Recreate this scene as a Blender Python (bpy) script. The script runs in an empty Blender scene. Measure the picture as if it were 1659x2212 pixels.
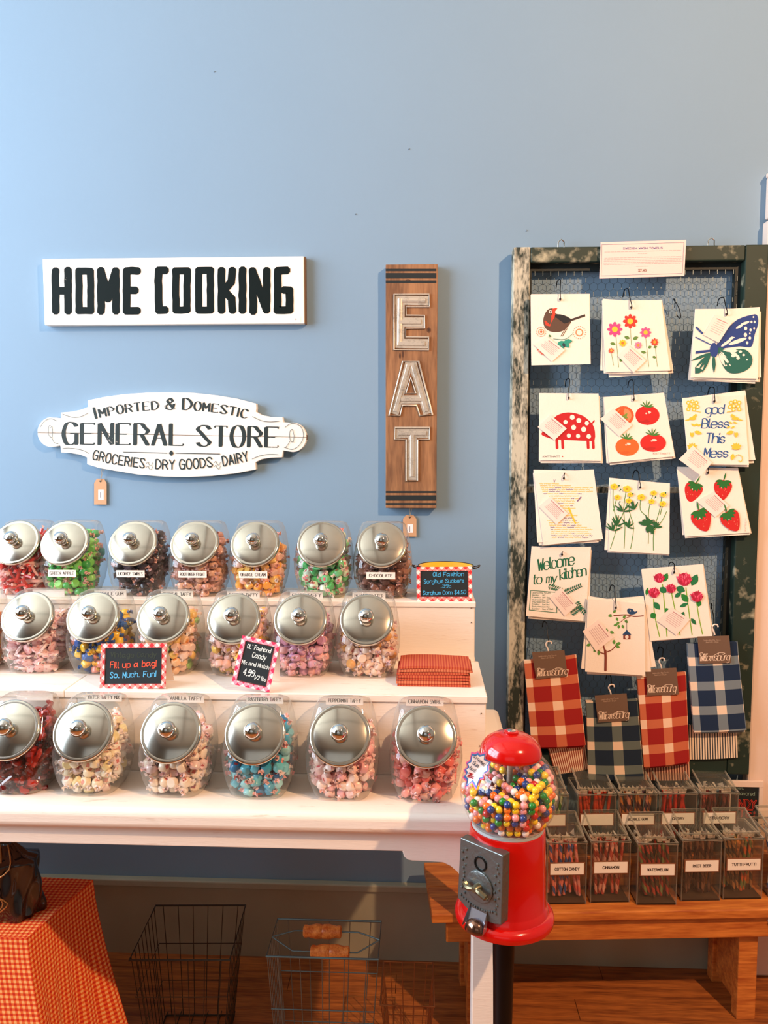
import bpy, bmesh, math, random
from mathutils import Vector, Matrix
import numpy as np
random.seed(7)
S=bpy.context.scene
COL=S.collection
# ---------------- camera ----------------
F=1790.;CX=829.5;CY=1106.;YAW=math.radians(2.6);PIT=math.radians(4.8)
CAM=np.array([0,-2.4,1.56])
fw=np.array([-math.sin(YAW)*math.cos(PIT),math.cos(YAW)*math.cos(PIT),-math.sin(PIT)])
rt=np.array([math.cos(YAW),math.sin(YAW),0.]); up=np.cross(rt,fw)
def W(px,py,y):
    "point on the plane at world depth y that the photo shows at px,py"
    r=fw+rt*(px-CX)/F-up*(py-CY)/F
    p=CAM+r*((y-CAM[1])/r[1]); return (float(p[0]),float(y),float(p[2]))
def WZ(px,py,z):
    r=fw+rt*(px-CX)/F-up*(py-CY)/F
    p=CAM+r*((z-CAM[2])/r[2]); return (float(p[0]),float(p[1]),z)
cd=bpy.data.cameras.new('camera'); cam=bpy.data.objects.new('camera',cd); COL.objects.link(cam)
cam.location=CAM; cam.rotation_euler=(math.pi/2-PIT,0,YAW)
cd.sensor_fit='VERTICAL'; cd.sensor_height=24; cd.lens=24*F/2212; cd.clip_start=.05
S.camera=cam
# ---------------- light ----------------
S.view_settings.view_transform='Standard'; S.view_settings.look='None'
S.view_settings.gamma=1; S.view_settings.use_curve_mapping=False
S.view_settings.exposure=0.04
wd=bpy.data.worlds.new('world'); S.world=wd; wd.use_nodes=True
bg=wd.node_tree.nodes['Background']; bg.inputs[0].default_value=(.55,.78,1,1); bg.inputs[1].default_value=.8
def light(kind,name,loc,target,power,col,**k):
    d=bpy.data.lights.new(name,kind); d.energy=power; d.color=col
    for a,b in k.items(): setattr(d,a,b)
    o=bpy.data.objects.new(name,d); COL.objects.link(o); o.location=loc
    o.rotation_euler=(Vector(target)-Vector(loc)).to_track_quat('-Z','Y').to_euler(); return o
# daylight through the shop window in the left wall
light('AREA','window_daylight',(-2.95,-1.6,2.3),(0,-.9,1.7),205,(.76,.86,1),shape='RECTANGLE',size=2.5,size_y=1.9)
# added weak fill light behind the camera, no known source there
light('AREA','front_fill',(-.6,-5.3,2.2),(-.1,0,1.9),4,(.85,.92,1),shape='RECTANGLE',size=2.6,size_y=1.4)
# warm spotlight on the ceiling, right
light('SPOT','ceiling_spotlight',(1.65,-2.55,3.27),(-.15,-.4,.95),400,(1,.60,.34),spot_size=math.radians(105),spot_blend=.45,shadow_soft_size=.035)
# ---------------- materials ----------------
MC={}
def lin(c):
    return tuple(((v/255)/12.92 if v/255<=.04045 else ((v/255+.055)/1.055)**2.4) for v in c)+(1,)
def mat(name,rgb,rough=.6,metal=0,coat=0,bump=0,bscale=40,spec=None,var=0,vscale=8,alpha=None,sss=0):
    if name in MC: return MC[name]
    m=bpy.data.materials.new(name); m.use_nodes=True; MC[name]=m
    nt=m.node_tree; p=nt.nodes['Principled BSDF']
    p.inputs['Base Color'].default_value=lin(rgb); p.inputs['Roughness'].default_value=rough
    p.inputs['Metallic'].default_value=metal; p.inputs['Coat Weight'].default_value=coat
    if spec is not None: p.inputs['Specular IOR Level'].default_value=spec
    if bump or var:
        tc=nt.nodes.new('ShaderNodeTexCoord'); n=nt.nodes.new('ShaderNodeTexNoise'); n.inputs['Scale'].default_value=bscale
        n.inputs['Detail'].default_value=5
        nt.links.new(tc.outputs['Object'],n.inputs['Vector'])
        if bump:
            b=nt.nodes.new('ShaderNodeBump'); b.inputs['Strength'].default_value=bump; b.inputs['Distance'].default_value=.002
            nt.links.new(n.outputs['Fac'],b.inputs['Height']); nt.links.new(b.outputs[0],p.inputs['Normal'])
        if var:
            n2=nt.nodes.new('ShaderNodeTexNoise'); n2.inputs['Scale'].default_value=vscale; n2.inputs['Detail'].default_value=6
            nt.links.new(tc.outputs['Object'],n2.inputs['Vector'])
            r=nt.nodes.new('ShaderNodeValToRGB'); c=lin(rgb)
            r.color_ramp.elements[0].position=.3; r.color_ramp.elements[1].position=.7
            r.color_ramp.elements[0].color=tuple(v*(1-var) for v in c[:3])+(1,); r.color_ramp.elements[1].color=tuple(min(1,v*(1+var*.5)) for v in c[:3])+(1,)
            nt.links.new(n2.outputs['Fac'],r.inputs[0]); nt.links.new(r.outputs[0],p.inputs['Base Color'])
    return m
def flat(rgb,rough=.7): return mat('ink_%d_%d_%d'%tuple(rgb),rgb,rough)
def N(nt,t,**k):
    n=nt.nodes.new(t)
    for a,b in k.items(): setattr(n,a,b)
    return n
def math_(nt,op,a,b=None,clamp=False):
    n=nt.nodes.new('ShaderNodeMath'); n.operation=op; n.use_clamp=clamp
    for i,v in enumerate((a,b)):
        if v is None: continue
        if isinstance(v,(int,float)): n.inputs[i].default_value=v
        else: nt.links.new(v,n.inputs[i])
    return n.outputs[0]
def mixc(nt,f,a,b):
    n=nt.nodes.new('ShaderNodeMix'); n.data_type='RGBA'
    if isinstance(f,(int,float)): n.inputs[0].default_value=f
    else: nt.links.new(f,n.inputs[0])
    for i,v in ((6,a),(7,b)):
        if isinstance(v,tuple): n.inputs[i].default_value=v
        else: nt.links.new(v,n.inputs[i])
    return n.outputs[2]
def base(name,rough=.6,metal=0):
    m=bpy.data.materials.new(name); m.use_nodes=True; MC[name]=m; nt=m.node_tree; p=nt.nodes['Principled BSDF']
    p.inputs['Roughness'].default_value=rough; p.inputs['Metallic'].default_value=metal
    return m,nt,p
def coords(nt,kind='Object'):
    tc=nt.nodes.new('ShaderNodeTexCoord'); s=nt.nodes.new('ShaderNodeSeparateXYZ'); nt.links.new(tc.outputs[kind],s.inputs[0]); return tc.outputs[kind],s
def noise(nt,vec,scale,detail=5,stretch=None):
    if stretch:
        mp=nt.nodes.new('ShaderNodeMapping'); mp.inputs['Scale'].default_value=stretch; nt.links.new(vec,mp.inputs[0]); vec=mp.outputs[0]
    n=nt.nodes.new('ShaderNodeTexNoise'); n.inputs['Scale'].default_value=scale; n.inputs['Detail'].default_value=detail
    nt.links.new(vec,n.inputs['Vector']); return n.outputs['Fac']
def step(nt,v,t,soft=.02): # smooth threshold
    n=nt.nodes.new('ShaderNodeMapRange'); n.inputs[1].default_value=t-soft; n.inputs[2].default_value=t+soft
    nt.links.new(v,n.inputs[0]); return n.outputs[0]
def bumpn(nt,p,h,s=.3,d=.002):
    b=nt.nodes.new('ShaderNodeBump'); b.inputs['Strength'].default_value=s; b.inputs['Distance'].default_value=d
    nt.links.new(h,b.inputs['Height']); nt.links.new(b.outputs[0],p.inputs['Normal'])
def wood(name,c1,c2,stretch=(1.5,14,14),rough=.5,knots=True,scale=4):
    m,nt,p=base(name,rough); v,s=coords(nt)
    f=noise(nt,v,scale,8,stretch); g=noise(nt,v,scale*4,4,stretch)
    f2=math_(nt,'ADD',math_(nt,'MULTIPLY',f,.7),math_(nt,'MULTIPLY',g,.3))
    c=mixc(nt,step(nt,f2,.5,.14),lin(c1),lin(c2))
    nt.links.new(c,p.inputs['Base Color']); bumpn(nt,p,f2,.25); return m
def worn(name,paint,under,thr=.62,scale=9,stretch=(1,1,1),rough=.6,soft=.03,bump=True):
    m,nt,p=base(name,rough); v,s=coords(nt)
    f=noise(nt,v,scale,9,stretch); g=noise(nt,v,scale*7,6,stretch)
    f2=math_(nt,'ADD',math_(nt,'MULTIPLY',f,.6),math_(nt,'MULTIPLY',g,.4))
    c=mixc(nt,step(nt,f2,thr,soft),lin(paint),lin(under))
    nt.links.new(c,p.inputs['Base Color'])
    if bump: bumpn(nt,p,f2,.35)
    return m
def plaid(name,dark,light,nu,nv,fr=.36,kind='UV',rough=.9,rot=0,mid=None,ou=0,ov=0):
    m,nt,p=base(name,rough); tc=nt.nodes.new('ShaderNodeTexCoord'); mp=nt.nodes.new('ShaderNodeMapping')
    mp.inputs['Rotation'].default_value=(0,0,rot); nt.links.new(tc.outputs[kind],mp.inputs[0])
    s=nt.nodes.new('ShaderNodeSeparateXYZ'); nt.links.new(mp.outputs[0],s.inputs[0])
    def st(o,n,off): return math_(nt,'LESS_THAN',math_(nt,'FRACT',math_(nt,'ADD',math_(nt,'MULTIPLY',o,n),off)),fr)
    a=st(s.outputs[0],nu,ou); b=st(s.outputs[1],nv,ov)
    w=math_(nt,'MULTIPLY',math_(nt,'ADD',a,b),.5)
    c=mixc(nt,w,lin(dark),lin(light))
    if mid:
        both=math_(nt,'COMPARE',w,.5); nt.nodes[-1].inputs[2].default_value=.1
        c=mixc(nt,both,c,lin(mid))
    wv=noise(nt,tc.outputs[kind],400,2)
    nt.links.new(c,p.inputs['Base Color']); bumpn(nt,p,wv,.25,.001); return m
def stripes(name,c1,c2,n,fr=.5,axis=0,kind='UV'):
    m,nt,p=base(name,.9); tc=nt.nodes.new('ShaderNodeTexCoord'); s=nt.nodes.new('ShaderNodeSeparateXYZ'); nt.links.new(tc.outputs[kind],s.inputs[0])
    a=math_(nt,'LESS_THAN',math_(nt,'FRACT',math_(nt,'MULTIPLY',s.outputs[axis],n)),fr)
    nt.links.new(mixc(nt,a,lin(c1),lin(c2)),p.inputs['Base Color'])
    bumpn(nt,p,a,.3,.001); return m
def thin_glass(name,tint=(1,1,1),rough=.02,ior=1.45,base_alpha=.0,color=(200,205,200),gl=1.0,edge=.35):
    m=bpy.data.materials.new(name); m.use_nodes=True; MC[name]=m; nt=m.node_tree
    for n in list(nt.nodes):
        if n.type!='OUTPUT_MATERIAL': nt.nodes.remove(n)
    out=[n for n in nt.nodes if n.type=='OUTPUT_MATERIAL'][0]
    tr=N(nt,'ShaderNodeBsdfTransparent'); tr.inputs[0].default_value=tint+(1,)
    gls=N(nt,'ShaderNodeBsdfGlossy'); gls.inputs['Roughness'].default_value=rough; gls.inputs[0].default_value=(gl,gl,gl,1)
    fr=N(nt,'ShaderNodeFresnel'); fr.inputs[0].default_value=ior
    geo=N(nt,'ShaderNodeNewGeometry')
    # same reflectance from either side of the thin wall
    f=math_(nt,'MINIMUM',fr.outputs[0],.6)
    f=mixn=math_(nt,'MULTIPLY',f,math_(nt,'SUBTRACT',1.0,geo.outputs['Backfacing']))
    mx=N(nt,'ShaderNodeMixShader'); nt.links.new(f,mx.inputs[0]); nt.links.new(tr.outputs[0],mx.inputs[1]); nt.links.new(gls.outputs[0],mx.inputs[2])
    last=mx.outputs[0]
    if base_alpha:
        d=N(nt,'ShaderNodeBsdfDiffuse'); d.inputs[0].default_value=lin(color)
        lw=N(nt,'ShaderNodeLayerWeight'); lw.inputs[0].default_value=edge
        e=math_(nt,'MULTIPLY',lw.outputs['Facing'],base_alpha)
        m2=N(nt,'ShaderNodeMixShader'); nt.links.new(e,m2.inputs[0]); nt.links.new(last,m2.inputs[1]); nt.links.new(d.outputs[0],m2.inputs[2]); last=m2.outputs[0]
    nt.links.new(last,out.inputs[0]); return m
# ---------------- mesh building ----------------
class MB:
    def __init__(s): s.v=[];s.f=[];s.m=[];s.mats=[];s.uv={}
    def mi(s,m):
        if m not in s.mats: s.mats.append(m)
        return s.mats.index(m)
    def add(s,vs,fs,m,M=None,uv=None):
        o=len(s.v)
        for k,p in enumerate(vs):
            s.v.append(tuple(M@Vector(p)) if M is not None else tuple(p))
            if uv: s.uv[o+k]=uv[k]
        i=s.mi(m)
        for f in fs: s.f.append(tuple(a+o for a in f)); s.m.append(i)
        return s
    def box(s,x0,x1,y0,y1,z0,z1,m,M=None):
        return s.add([(x,y,z) for z in (z0,z1) for y in (y0,y1) for x in (x0,x1)],
          [(0,2,3,1),(4,5,7,6),(0,1,5,4),(2,6,7,3),(0,4,6,2),(1,3,7,5)],m,M)
    def prism(s,pts,y0,y1,m,M=None):
        "outline in x,z given anticlockwise seen from -y, extruded from y0 (front) to y1"
        n=len(pts); vs=[(x,y0,z) for x,z in pts]+[(x,y1,z) for x,z in pts]
        fs=[tuple(range(n)),tuple(range(2*n-1,n-1,-1))]+[(i,i+n,(i+1)%n+n,(i+1)%n) for i in range(n)]
        return s.add(vs,fs,m,M)
    def lathe(s,pr,n,m,M=None,cap=True):
        vs=[];fs=[]
        for r,z in pr:
            for k in range(n): a=2*math.pi*k/n; vs.append((r*math.cos(a),r*math.sin(a),z))
        for i in range(len(pr)-1):
            for k in range(n): k2=(k+1)%n; fs.append((i*n+k,i*n+k2,(i+1)*n+k2,(i+1)*n+k))
        if cap:
            if pr[0][0]>1e-5: fs.append(tuple(range(n-1,-1,-1)))
            if pr[-1][0]>1e-5: fs.append(tuple(range((len(pr)-1)*n,len(pr)*n)))
        return s.add(vs,fs,m,M)
    def tube(s,path,r,n,m,M=None,closed=False):
        P=[Vector(p) for p in path]; L=len(P); vs=[];fs=[]
        R=r if isinstance(r,(list,tuple)) else [r]*L
        prev=None
        for i in range(L):
            a=P[i-1] if (i>0 or closed) else P[i]; b=P[(i+1)%L] if (i<L-1 or closed) else P[i]
            t=(b-a); t=t.normalized() if t.length>1e-9 else Vector((0,0,1))
            if prev is None:
                q=Vector((0,0,1)) if abs(t.z)<.9 else Vector((1,0,0)); u=t.cross(q).normalized()
            else:
                u=prev-t*prev.dot(t); u=u.normalized() if u.length>1e-6 else t.orthogonal().normalized()
            prev=u; w=t.cross(u)
            for k in range(n):
                an=2*math.pi*k/n; vs.append(tuple(P[i]+(u*math.cos(an)+w*math.sin(an))*R[i]))
        for i in range(L if closed else L-1):
            j=(i+1)%L
            for k in range(n): k2=(k+1)%n; fs.append((i*n+k,i*n+k2,j*n+k2,j*n+k))
        if not closed: fs.append(tuple(range(n-1,-1,-1))); fs.append(tuple(range((L-1)*n,L*n)))
        return s.add(vs,fs,m,M)
    def ball(s,c,r,m,n=12,M=None,sq=1):
        pr=[(max(r*math.sin(math.pi*i/(n//2)),0.00001),-r*sq*math.cos(math.pi*i/(n//2))) for i in range(n//2+1)]
        T=Matrix.Translation(c); T=(M@T) if M is not None else T
        return s.lathe(pr,n,m,T,cap=False)
    def mesh(s,name,smooth=False,angle=40):
        me=bpy.data.meshes.new(name); me.from_pydata(s.v,[],s.f)
        for m in s.mats: me.materials.append(m)
        me.polygons.foreach_set('material_index',s.m)
        if s.uv:
            l=me.uv_layers.new(name='UVMap'); vi=np.zeros(len(me.loops),dtype=np.int32); me.loops.foreach_get('vertex_index',vi)
            l.data.foreach_set('uv',np.array([s.uv.get(int(i),(0,0)) for i in vi],dtype=np.float32).ravel())
        if smooth:
            me.polygons.foreach_set('use_smooth',[True]*len(s.f)); me.update(); me.set_sharp_from_angle(angle=math.radians(angle))
        me.update(); return me
    def build(s,name,parent=None,smooth=False,bevel=0,angle=40,loc=None,seg=2):
        o=bpy.data.objects.new(name,s.mesh(name,smooth,angle)); COL.objects.link(o)
        if loc is not None: o.location=loc
        if parent: o.parent=parent
        if bevel:
            b=o.modifiers.new('bevel','BEVEL'); b.width=bevel; b.segments=seg; b.limit_method='ANGLE'
        return o
def tag(o,label=None,cat=None,group=None,kind=None):
    if label: o['label']=label
    if cat: o['category']=cat
    if group: o['group']=group
    if kind: o['kind']=kind
    return o
def empty(name,loc,label,cat,group=None,rz=0):
    o=bpy.data.objects.new(name,None); COL.objects.link(o); o.location=loc; o.rotation_euler=(0,0,rz); o.empty_display_size=.03
    return tag(o,label,cat,group)
def struct(o): o['kind']='structure'; return o
def RZ(a): return Matrix.Rotation(a,4,'Z')
def RX(a): return Matrix.Rotation(a,4,'X')
def RY(a): return Matrix.Rotation(a,4,'Y')
def T(*p): return Matrix.Translation(p)
# ---------------- lettering ----------------
G={'A':"02 28 42;14 34",'B':"02 08;~08 28 37 46 35 05;~05 35 44 43 32 02",'C':"~47 38 18 06 04 12 32 43",'D':"02 08;~08 28 46 44 22 02",
'E':"48 08 02 42;05 35",'F':"48 08 02;05 35",'G':"~47 38 18 06 04 12 32 43;25 45 42",'H':"02 08;42 48;05 45",'I':"02 08",'J':"~38 33 22 12 03",
'K':"02 08;48 05 42",'L':"08 02 42",'M':"02 08 24 48 42",'N':"02 08 42 48",'O':"~18 06 04 12 32 44 46 38 18",'P':"02 08;~08 28 37 46 35 05",
'Q':"~18 06 04 12 32 44 46 38 18;24 42",'R':"02 08;~08 28 37 46 35 05;25 42",'S':"~47 38 18 07 16 34 43 32 12 03",'T':"08 48;28 22",'U':"~08 04 12 32 44 48",
'V':"08 22 48",'W':"08 12 26 32 48",'X':"02 48;08 42",'Y':"08 25 48;25 22",'Z':"08 48 02 42",'&':"~42 16 17 28 37 36 04 03 12 32 45",
'0':"~18 06 04 12 32 44 46 38 18",'1':"17 28 22",'2':"~07 18 38 47 46 02;02 42",'3':"~07 18 38 47 36 25;~25 44 43 32 12 03",'4':"32 38 04 44",
'5':"48 08 05;~05 35 44 43 32 12 03",'6':"~47 28 05 03 12 32 43 44 35 15 04",'7':"08 48 12",'8':"~25 07 18 38 47 25 03 12 32 43 25",'9':"~45 26 05 07 18 38 47 45 32 12",
'$':"~47 38 18 07 16 34 43 32 12 03;29 21",'c':"~45 36 16 05 03 12 32 43",'.':"02 12",'!':"08 04;03 02","'":"08 17",'/':"02 48",'-':"05 35",
'a':"~45 26 05 03 12 33 44;46 43 52",'b':"08 02;~04 16 36 45 43 32 12 03",'d':"48 42;~45 26 05 03 22 43",'e':"~04 44 45 36 16 05 03 12 32 43",
'f':"~48 28 17 12;06 36",'g':"~45 26 05 03 22 43;~46 41 30 10",'h':"08 02;~04 16 36 45 42",'i':"06 02;08 07",'j':"~36 31 20 00",'k':"08 02;46 04 42",'l':"08 03 12",
'm':"06 02;~05 16 25 22;~25 36 45 42",'n':"06 02;~05 16 36 45 42",'o':"~16 05 03 12 32 43 45 36 16",'p':"06 00;~05 16 36 45 43 32 12 03",'q':"~45 26 05 03 22 43;46 40",
'r':"06 02;~04 16 36",'s':"~45 26 05 14 34 43 22 03",'t':"~18 13 22 32;06 36",'u':"~06 03 12 32 43;46 42",'v':"06 22 46",'w':"06 12 25 32 46",'x':"06 42;46 02",
'y':"06 22;46 10",'z':"06 46 02 42",',':"12 01",'~':"~05 16 34 45",':':"03 02;06 05",'%':"~45 26 05 03 22 43;37 21"}
def catmull(P,k=3):
    cl=P[0]==P[-1]; out=[]; n=len(P)
    for i in range(n-1):
        p0=P[i-1] if i>0 else (P[-2] if cl else P[0]); p1=P[i];p2=P[i+1]; p3=P[i+2] if i+2<n else (P[1] if cl else P[-1])
        for j in range(k):
            t=j/k; out.append(tuple(.5*((2*b)+(-a+c)*t+(2*a-5*b+4*c-d)*t*t+(-a+3*b-3*c+d)*t**3) for a,b,c,d in zip(p0,p1,p2,p3)))
    out.append(P[-1]); return out
def glyph(ch,k=3):
    res=[];mx=0
    for st in G[ch].split(';'):
        cur=st[0]=='~'
        P=[(int(q[0]),int(q[1])-2) for q in st.lstrip('~').split()]
        mx=max(mx,max(p[0] for p in P)); res.append((catmull(P,k) if cur else P,cur))
    return res,mx
class Canvas:
    """flat print: shapes given in 2-D, f(x,y,lift) lays them on their surface"""
    def __init__(s,f,up=False): s.f=f; s.mb=MB(); s.l=0; s.sgn=1 if up else -1
    def _a(s,pts,col):
        s.k=(getattr(s,'k',0)+1)%15
        s.mb.add([s.f(x,y,s.l*.00003+s.k*.000002) for x,y in pts],[tuple(range(len(pts)))],flat(col) if isinstance(col,tuple) else col)
    def poly(s,pts,col): s.l+=1; s._a(pts,col); return s
    def rect(s,x0,y0,x1,y1,col): return s.poly([(x0,y0),(x1,y0),(x1,y1),(x0,y1)],col)
    def ell(s,cx,cy,rx,ry=None,col=(0,0,0),rot=0,n=14):
        ry=ry or rx; s.l+=1; c,d=math.cos(rot),math.sin(rot)
        s._a([(cx+rx*math.cos(a)*c-ry*math.sin(a)*d,cy+rx*math.cos(a)*d+ry*math.sin(a)*c) for a in [2*math.pi*i/n for i in range(n)]],col); return s
    def leaf(s,x,y,L,w,ang,col):
        c,d=math.cos(ang),math.sin(ang); P=[(0,0),(.25,.8),(.55,1),(.8,.6),(1,0),(.8,-.6),(.55,-1),(.25,-.8)]
        return s.poly([(x+L*p*c-w*q*d,y+L*p*d+w*q*c) for p,q in P],col)
    def stroke(s,P,w,col,thin=1,joins=True,newlayer=True,w2=None):
        if newlayer: s.l+=1
        m=flat(col) if isinstance(col,tuple) else col
        for i in range(len(P)-1):
            (x0,y0),(x1,y1)=P[i],P[i+1]; dx,dy=x1-x0,y1-y0; L=math.hypot(dx,dy)
            if L<1e-9: continue
            if thin<1:   # broad nib held level, plus a hairline
                nx,ny=w/2,-w*thin*.35; s._a([(x0+nx,y0+ny),(x1+nx,y1+ny),(x1-nx,y1-ny),(x0-nx,y0-ny)],m)
                ww=w*thin*.5
            else: ww=w/2
            nx,ny=-dy/L*ww,dx/L*ww
            s._a([(x0+nx,y0+ny),(x1+nx,y1+ny),(x1-nx,y1-ny),(x0-nx,y0-ny)],m)
        if joins:
            for i,(x,y) in enumerate(P):
                if thin<1:
                    if i in (0,len(P)-1): continue
                    a=w*thin*.5
                else: a=w/2
                s._a([(x+a*1.07*math.cos((k+.5)*math.pi/4),y+a*1.07*math.sin((k+.5)*math.pi/4)) for k in range(8)],m)
        return s
    def curve(s,P,w,col,k=4,**q): return s.stroke(catmull(P,k),w,col,**q)
    def text(s,t,x,y,h,col,sw=.14,width=None,asp=.62,gap=.3,thin=1,slant=0,serif=0,rot=0,align='l',space=.55,joins=True,small=0,k=3,arc=None,jit=0,rnd=None):
        """x,y baseline start; h cap height; sw stroke as share of h; width fits the line; small = height of small caps"""
        items=[];cx=0
        for i,ch in enumerate(t):
            if ch==' ': cx+=space*h; continue
            hh=h; c2=ch
            if small:
                if ch.islower() : c2=ch.upper(); hh=h*small
            g,mx=glyph(c2,k); sx=hh*asp/4
            if c2 in 'ftrsc' : sx*=.85
            items.append((g,cx,sx,hh/6,hh,c2)); cx+=mx*sx+gap*hh*.8
        tot=cx-gap*h*.8 if items else 0
        fx=width/tot if width else 1
        off={'l':0,'c':-tot*fx/2,'r':-tot*fx}[align]; cr,sr=math.cos(rot),math.sin(rot)
        s.l+=1
        for g,gx,sx,sy,hh,c2 in items:
            jx=random.uniform(-jit,jit)*h; 
            for P,cur in g:
                Q=[]
                for px,py in P:
                    X=(gx+px*sx+py*sy*slant)*fx+off; Y=py*sy+jx
                    if arc: Y+=arc*((X-(off+tot*fx/2))/(tot*fx/2))**2*-1
                    Q.append((x+X*cr-Y*sr, y+s.sgn*(X*sr+Y*cr)))
                s.stroke(Q,sw*hh,col,thin=thin,joins=joins,newlayer=False)
                if serif and not cur and len(P)>1:
                    for e,o in ((0,1),(-1,-2)):
                        a,b=Q[e],Q[o]
                        if P[e][1] in (0,6) and abs(P[e][1]-P[o][1])>2:
                            w=serif*hh; s.stroke([(a[0]-w,a[1]),(a[0]+w,a[1])],sw*hh*.3,col,joins=False,newlayer=False)
                        elif P[e][1] in (0,6) and abs(P[e][1]-P[o][1])<.1 and c2 in 'ELFTZ':
                            w=serif*hh*1.1; d=-1 if P[e][1]==6 else 1
                            s.stroke([a,(a[0],a[1]+d*s.sgn*w)],sw*hh*.35,col,joins=False,newlayer=False)
        return s
    def build(s,name,parent): return s.mb.build(name,parent)
# ================= structure =================
wallm,nt,p=base('blue_wall_paint',.75); v,_=coords(nt)
nt.links.new(mixc(nt,noise(nt,v,2.2,3),lin((124,152,175)),lin((130,158,181))),p.inputs['Base Color']); bumpn(nt,p,noise(nt,v,60,6),.12,.003)
greym=mat('plaster_grey',(150,141,122),.8,bump=.1); ceilm=mat('ceiling_paint',(240,234,214),.8)
whitep=worn('white_brushed_paint',(244,232,218),(214,188,166),.66,7,(1,6,14),.45,.06)
trimm=mat('trim_cream_paint',(240,214,196),.45,bump=.1,bscale=25)
bbm=mat('baseboard_paint',(166,162,138),.55,bump=.1,var=.15,vscale=3)
H=3.45
def slab(name,*a,m=wallm):
    return struct(MB().box(*a,m).build(name))
slab('wall_back',-2.8,2.3,0,.1,0,H)
b=MB()
b.box(-2.9,-2.8,-5.6,-3.4,0,H,greym).box(-2.9,-2.8,-.30,.1,0,H,greym).box(-2.9,-2.8,-3.4,-.30,0,1.3,greym).box(-2.9,-2.8,-3.4,-.30,3.3,H,greym)
struct(b.build('wall_left'))
slab('wall_right',2.3,2.4,-5.6,.1,0,H,m=greym); slab('wall_front',-2.9,2.4,-5.7,-5.6,0,H,m=greym)
slab('ceiling',-2.9,2.4,-5.7,.1,H,H+.08,m=ceilm)
w=tag(bpy.data.objects.new('window_1',None)); COL.objects.link(w); w.location=(-2.85,-1.85,1.3); struct(w)
darkf=mat('window_frame_paint',(48,46,42),.5)
for y0 in (-1.52,-.5,.5,1.52): MB().box(-.05,.05,y0-.03,y0+.03,0,2.0,darkf).build('window_mullion',w)
for z0 in (0,1.2,1.95): MB().box(-.05,.05,-1.55,1.55,z0,z0+.05,darkf).build('window_rail',w)
# timber floor, single boards
floorw=wood('floor_timber',(122,62,26),(186,108,48),(1.2,16,10),.42)
fl=struct(MB().box(-2.8,2.3,-5.6,0,-.06,-.012,mat('subfloor',(40,26,16),.9)).build('floor'))
pm={}
for r in range(22):
    y1=-.0-r*.085
    xs=[-2.8]+sorted(random.uniform(-2.2,2.0) for _ in range(3))+[2.3]
    for a,c in zip(xs,xs[1:]):
        if c-a<.2: continue
        MB().box(a+.0008,c-.0008,y1-.0838,y1,-.012,random.uniform(-.0006,0),floorw).build('floor_board',fl)
MB().box(-2.8,2.3,-5.6,-1.872,-.012,0,floorw).build('floor_boards_behind',fl)
bb=struct(MB().prism([(-2.8,.0),(.95,.0),(.95,.215),(-2.8,.215)],-.018,0,bbm).build('baseboard_back'))
MB().box(-2.8,.95,-.026,-.0,.215,.238,bbm).build('baseboard_cap',bb,bevel=.004)
t1=struct(MB().box(.940,1.35,-.045,0,0,2.165,trimm).build('trim_1',bevel=.006))
MB().box(.9455,1.33,-.05,0,2.172,2.285,trimm).build('trim_block',t1,bevel=.005)
MB().box(.944,1.34,-.052,0,2.285,2.297,trimm).build('trim_cap',t1,bevel=.004)
for q in ((1137,498),(883,322),(463,155),(768,462)):
    pos=W(q[0],q[1],-.001); MB().ball((0,0,0),.0022,mat('nail_hole',(110,130,150),.6),6).build('nail_hole',bpy.data.objects['wall_back'],loc=pos)

# unseen black track, added to carry the spotlight and reflect dark in the lids
tk=mat('black_track',(18,18,18),.5)
tr=empty('added_ceiling_track',(.2,-2.35,H),'added black ceiling track with one spotlight head, out of view','lamp')
MB().box(-2.6,1.9,-.018,.018,-.035,-.001,tk).build('track_rail',tr); MB().box(-.85,-.81,-2.4,1.9,-.035,-.001,tk).build('track_rail',tr)
MB().lathe([(.05,.0),(.055,.06),(.03,.13),(.01,.16)],24,tk,T(1.45,-.16,-.13),cap=False).build('lamp_head',tr,smooth=True)

# ================= table =================
TZ=.858
tb=empty('white_table',(-.55,-.56,0),'white painted table with scalloped apron holding the tiered shelf of candy jars','table')
def local(o): # keep world placement under a moved empty
    o.matrix_parent_inverse=Matrix.Translation(-Vector(o.parent.location)); return o
tx1=.205
local(MB().box(-2.4,tx1,-.888,-.243,TZ-.042,TZ,whitep).build('table_top',tb,bevel=.014,seg=4,smooth=True))
ap=[(-2.35,.818),(-2.35,.777),(-.034,.777),(-.031,.766),(-.024,.760),(-.015,.758),(.030,.758)]
for k in range(8): a=k/7*math.pi/2; ap.append((.030+.066*math.sin(a),.758-.09*(1-math.cos(a))))
ap+=[(.100,.62),(.150,.62),(.150,.818)]
local(MB().prism(ap,-.868,-.848,whitep).build('apron',tb,bevel=.002))
for x,y in ((.125,-.835),(.158,-.37),(-2.3,-.835),(-2.3,-.29)):
    q=MB(); h=.62 if y<-.8 and x>0 else .815; w0=.0235
    q.box(x-w0,x+w0,y-.033,y+.02,0,h,whitep); local(q.build('leg',tb,bevel=.002))
local(MB().box(.138,.150,-.846,-.27,.74,.815,whitep).build('side_apron',tb))
local(MB().box(-2.35,.14,-.285,-.27,.74,.815,whitep).build('back_apron',tb))
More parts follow.
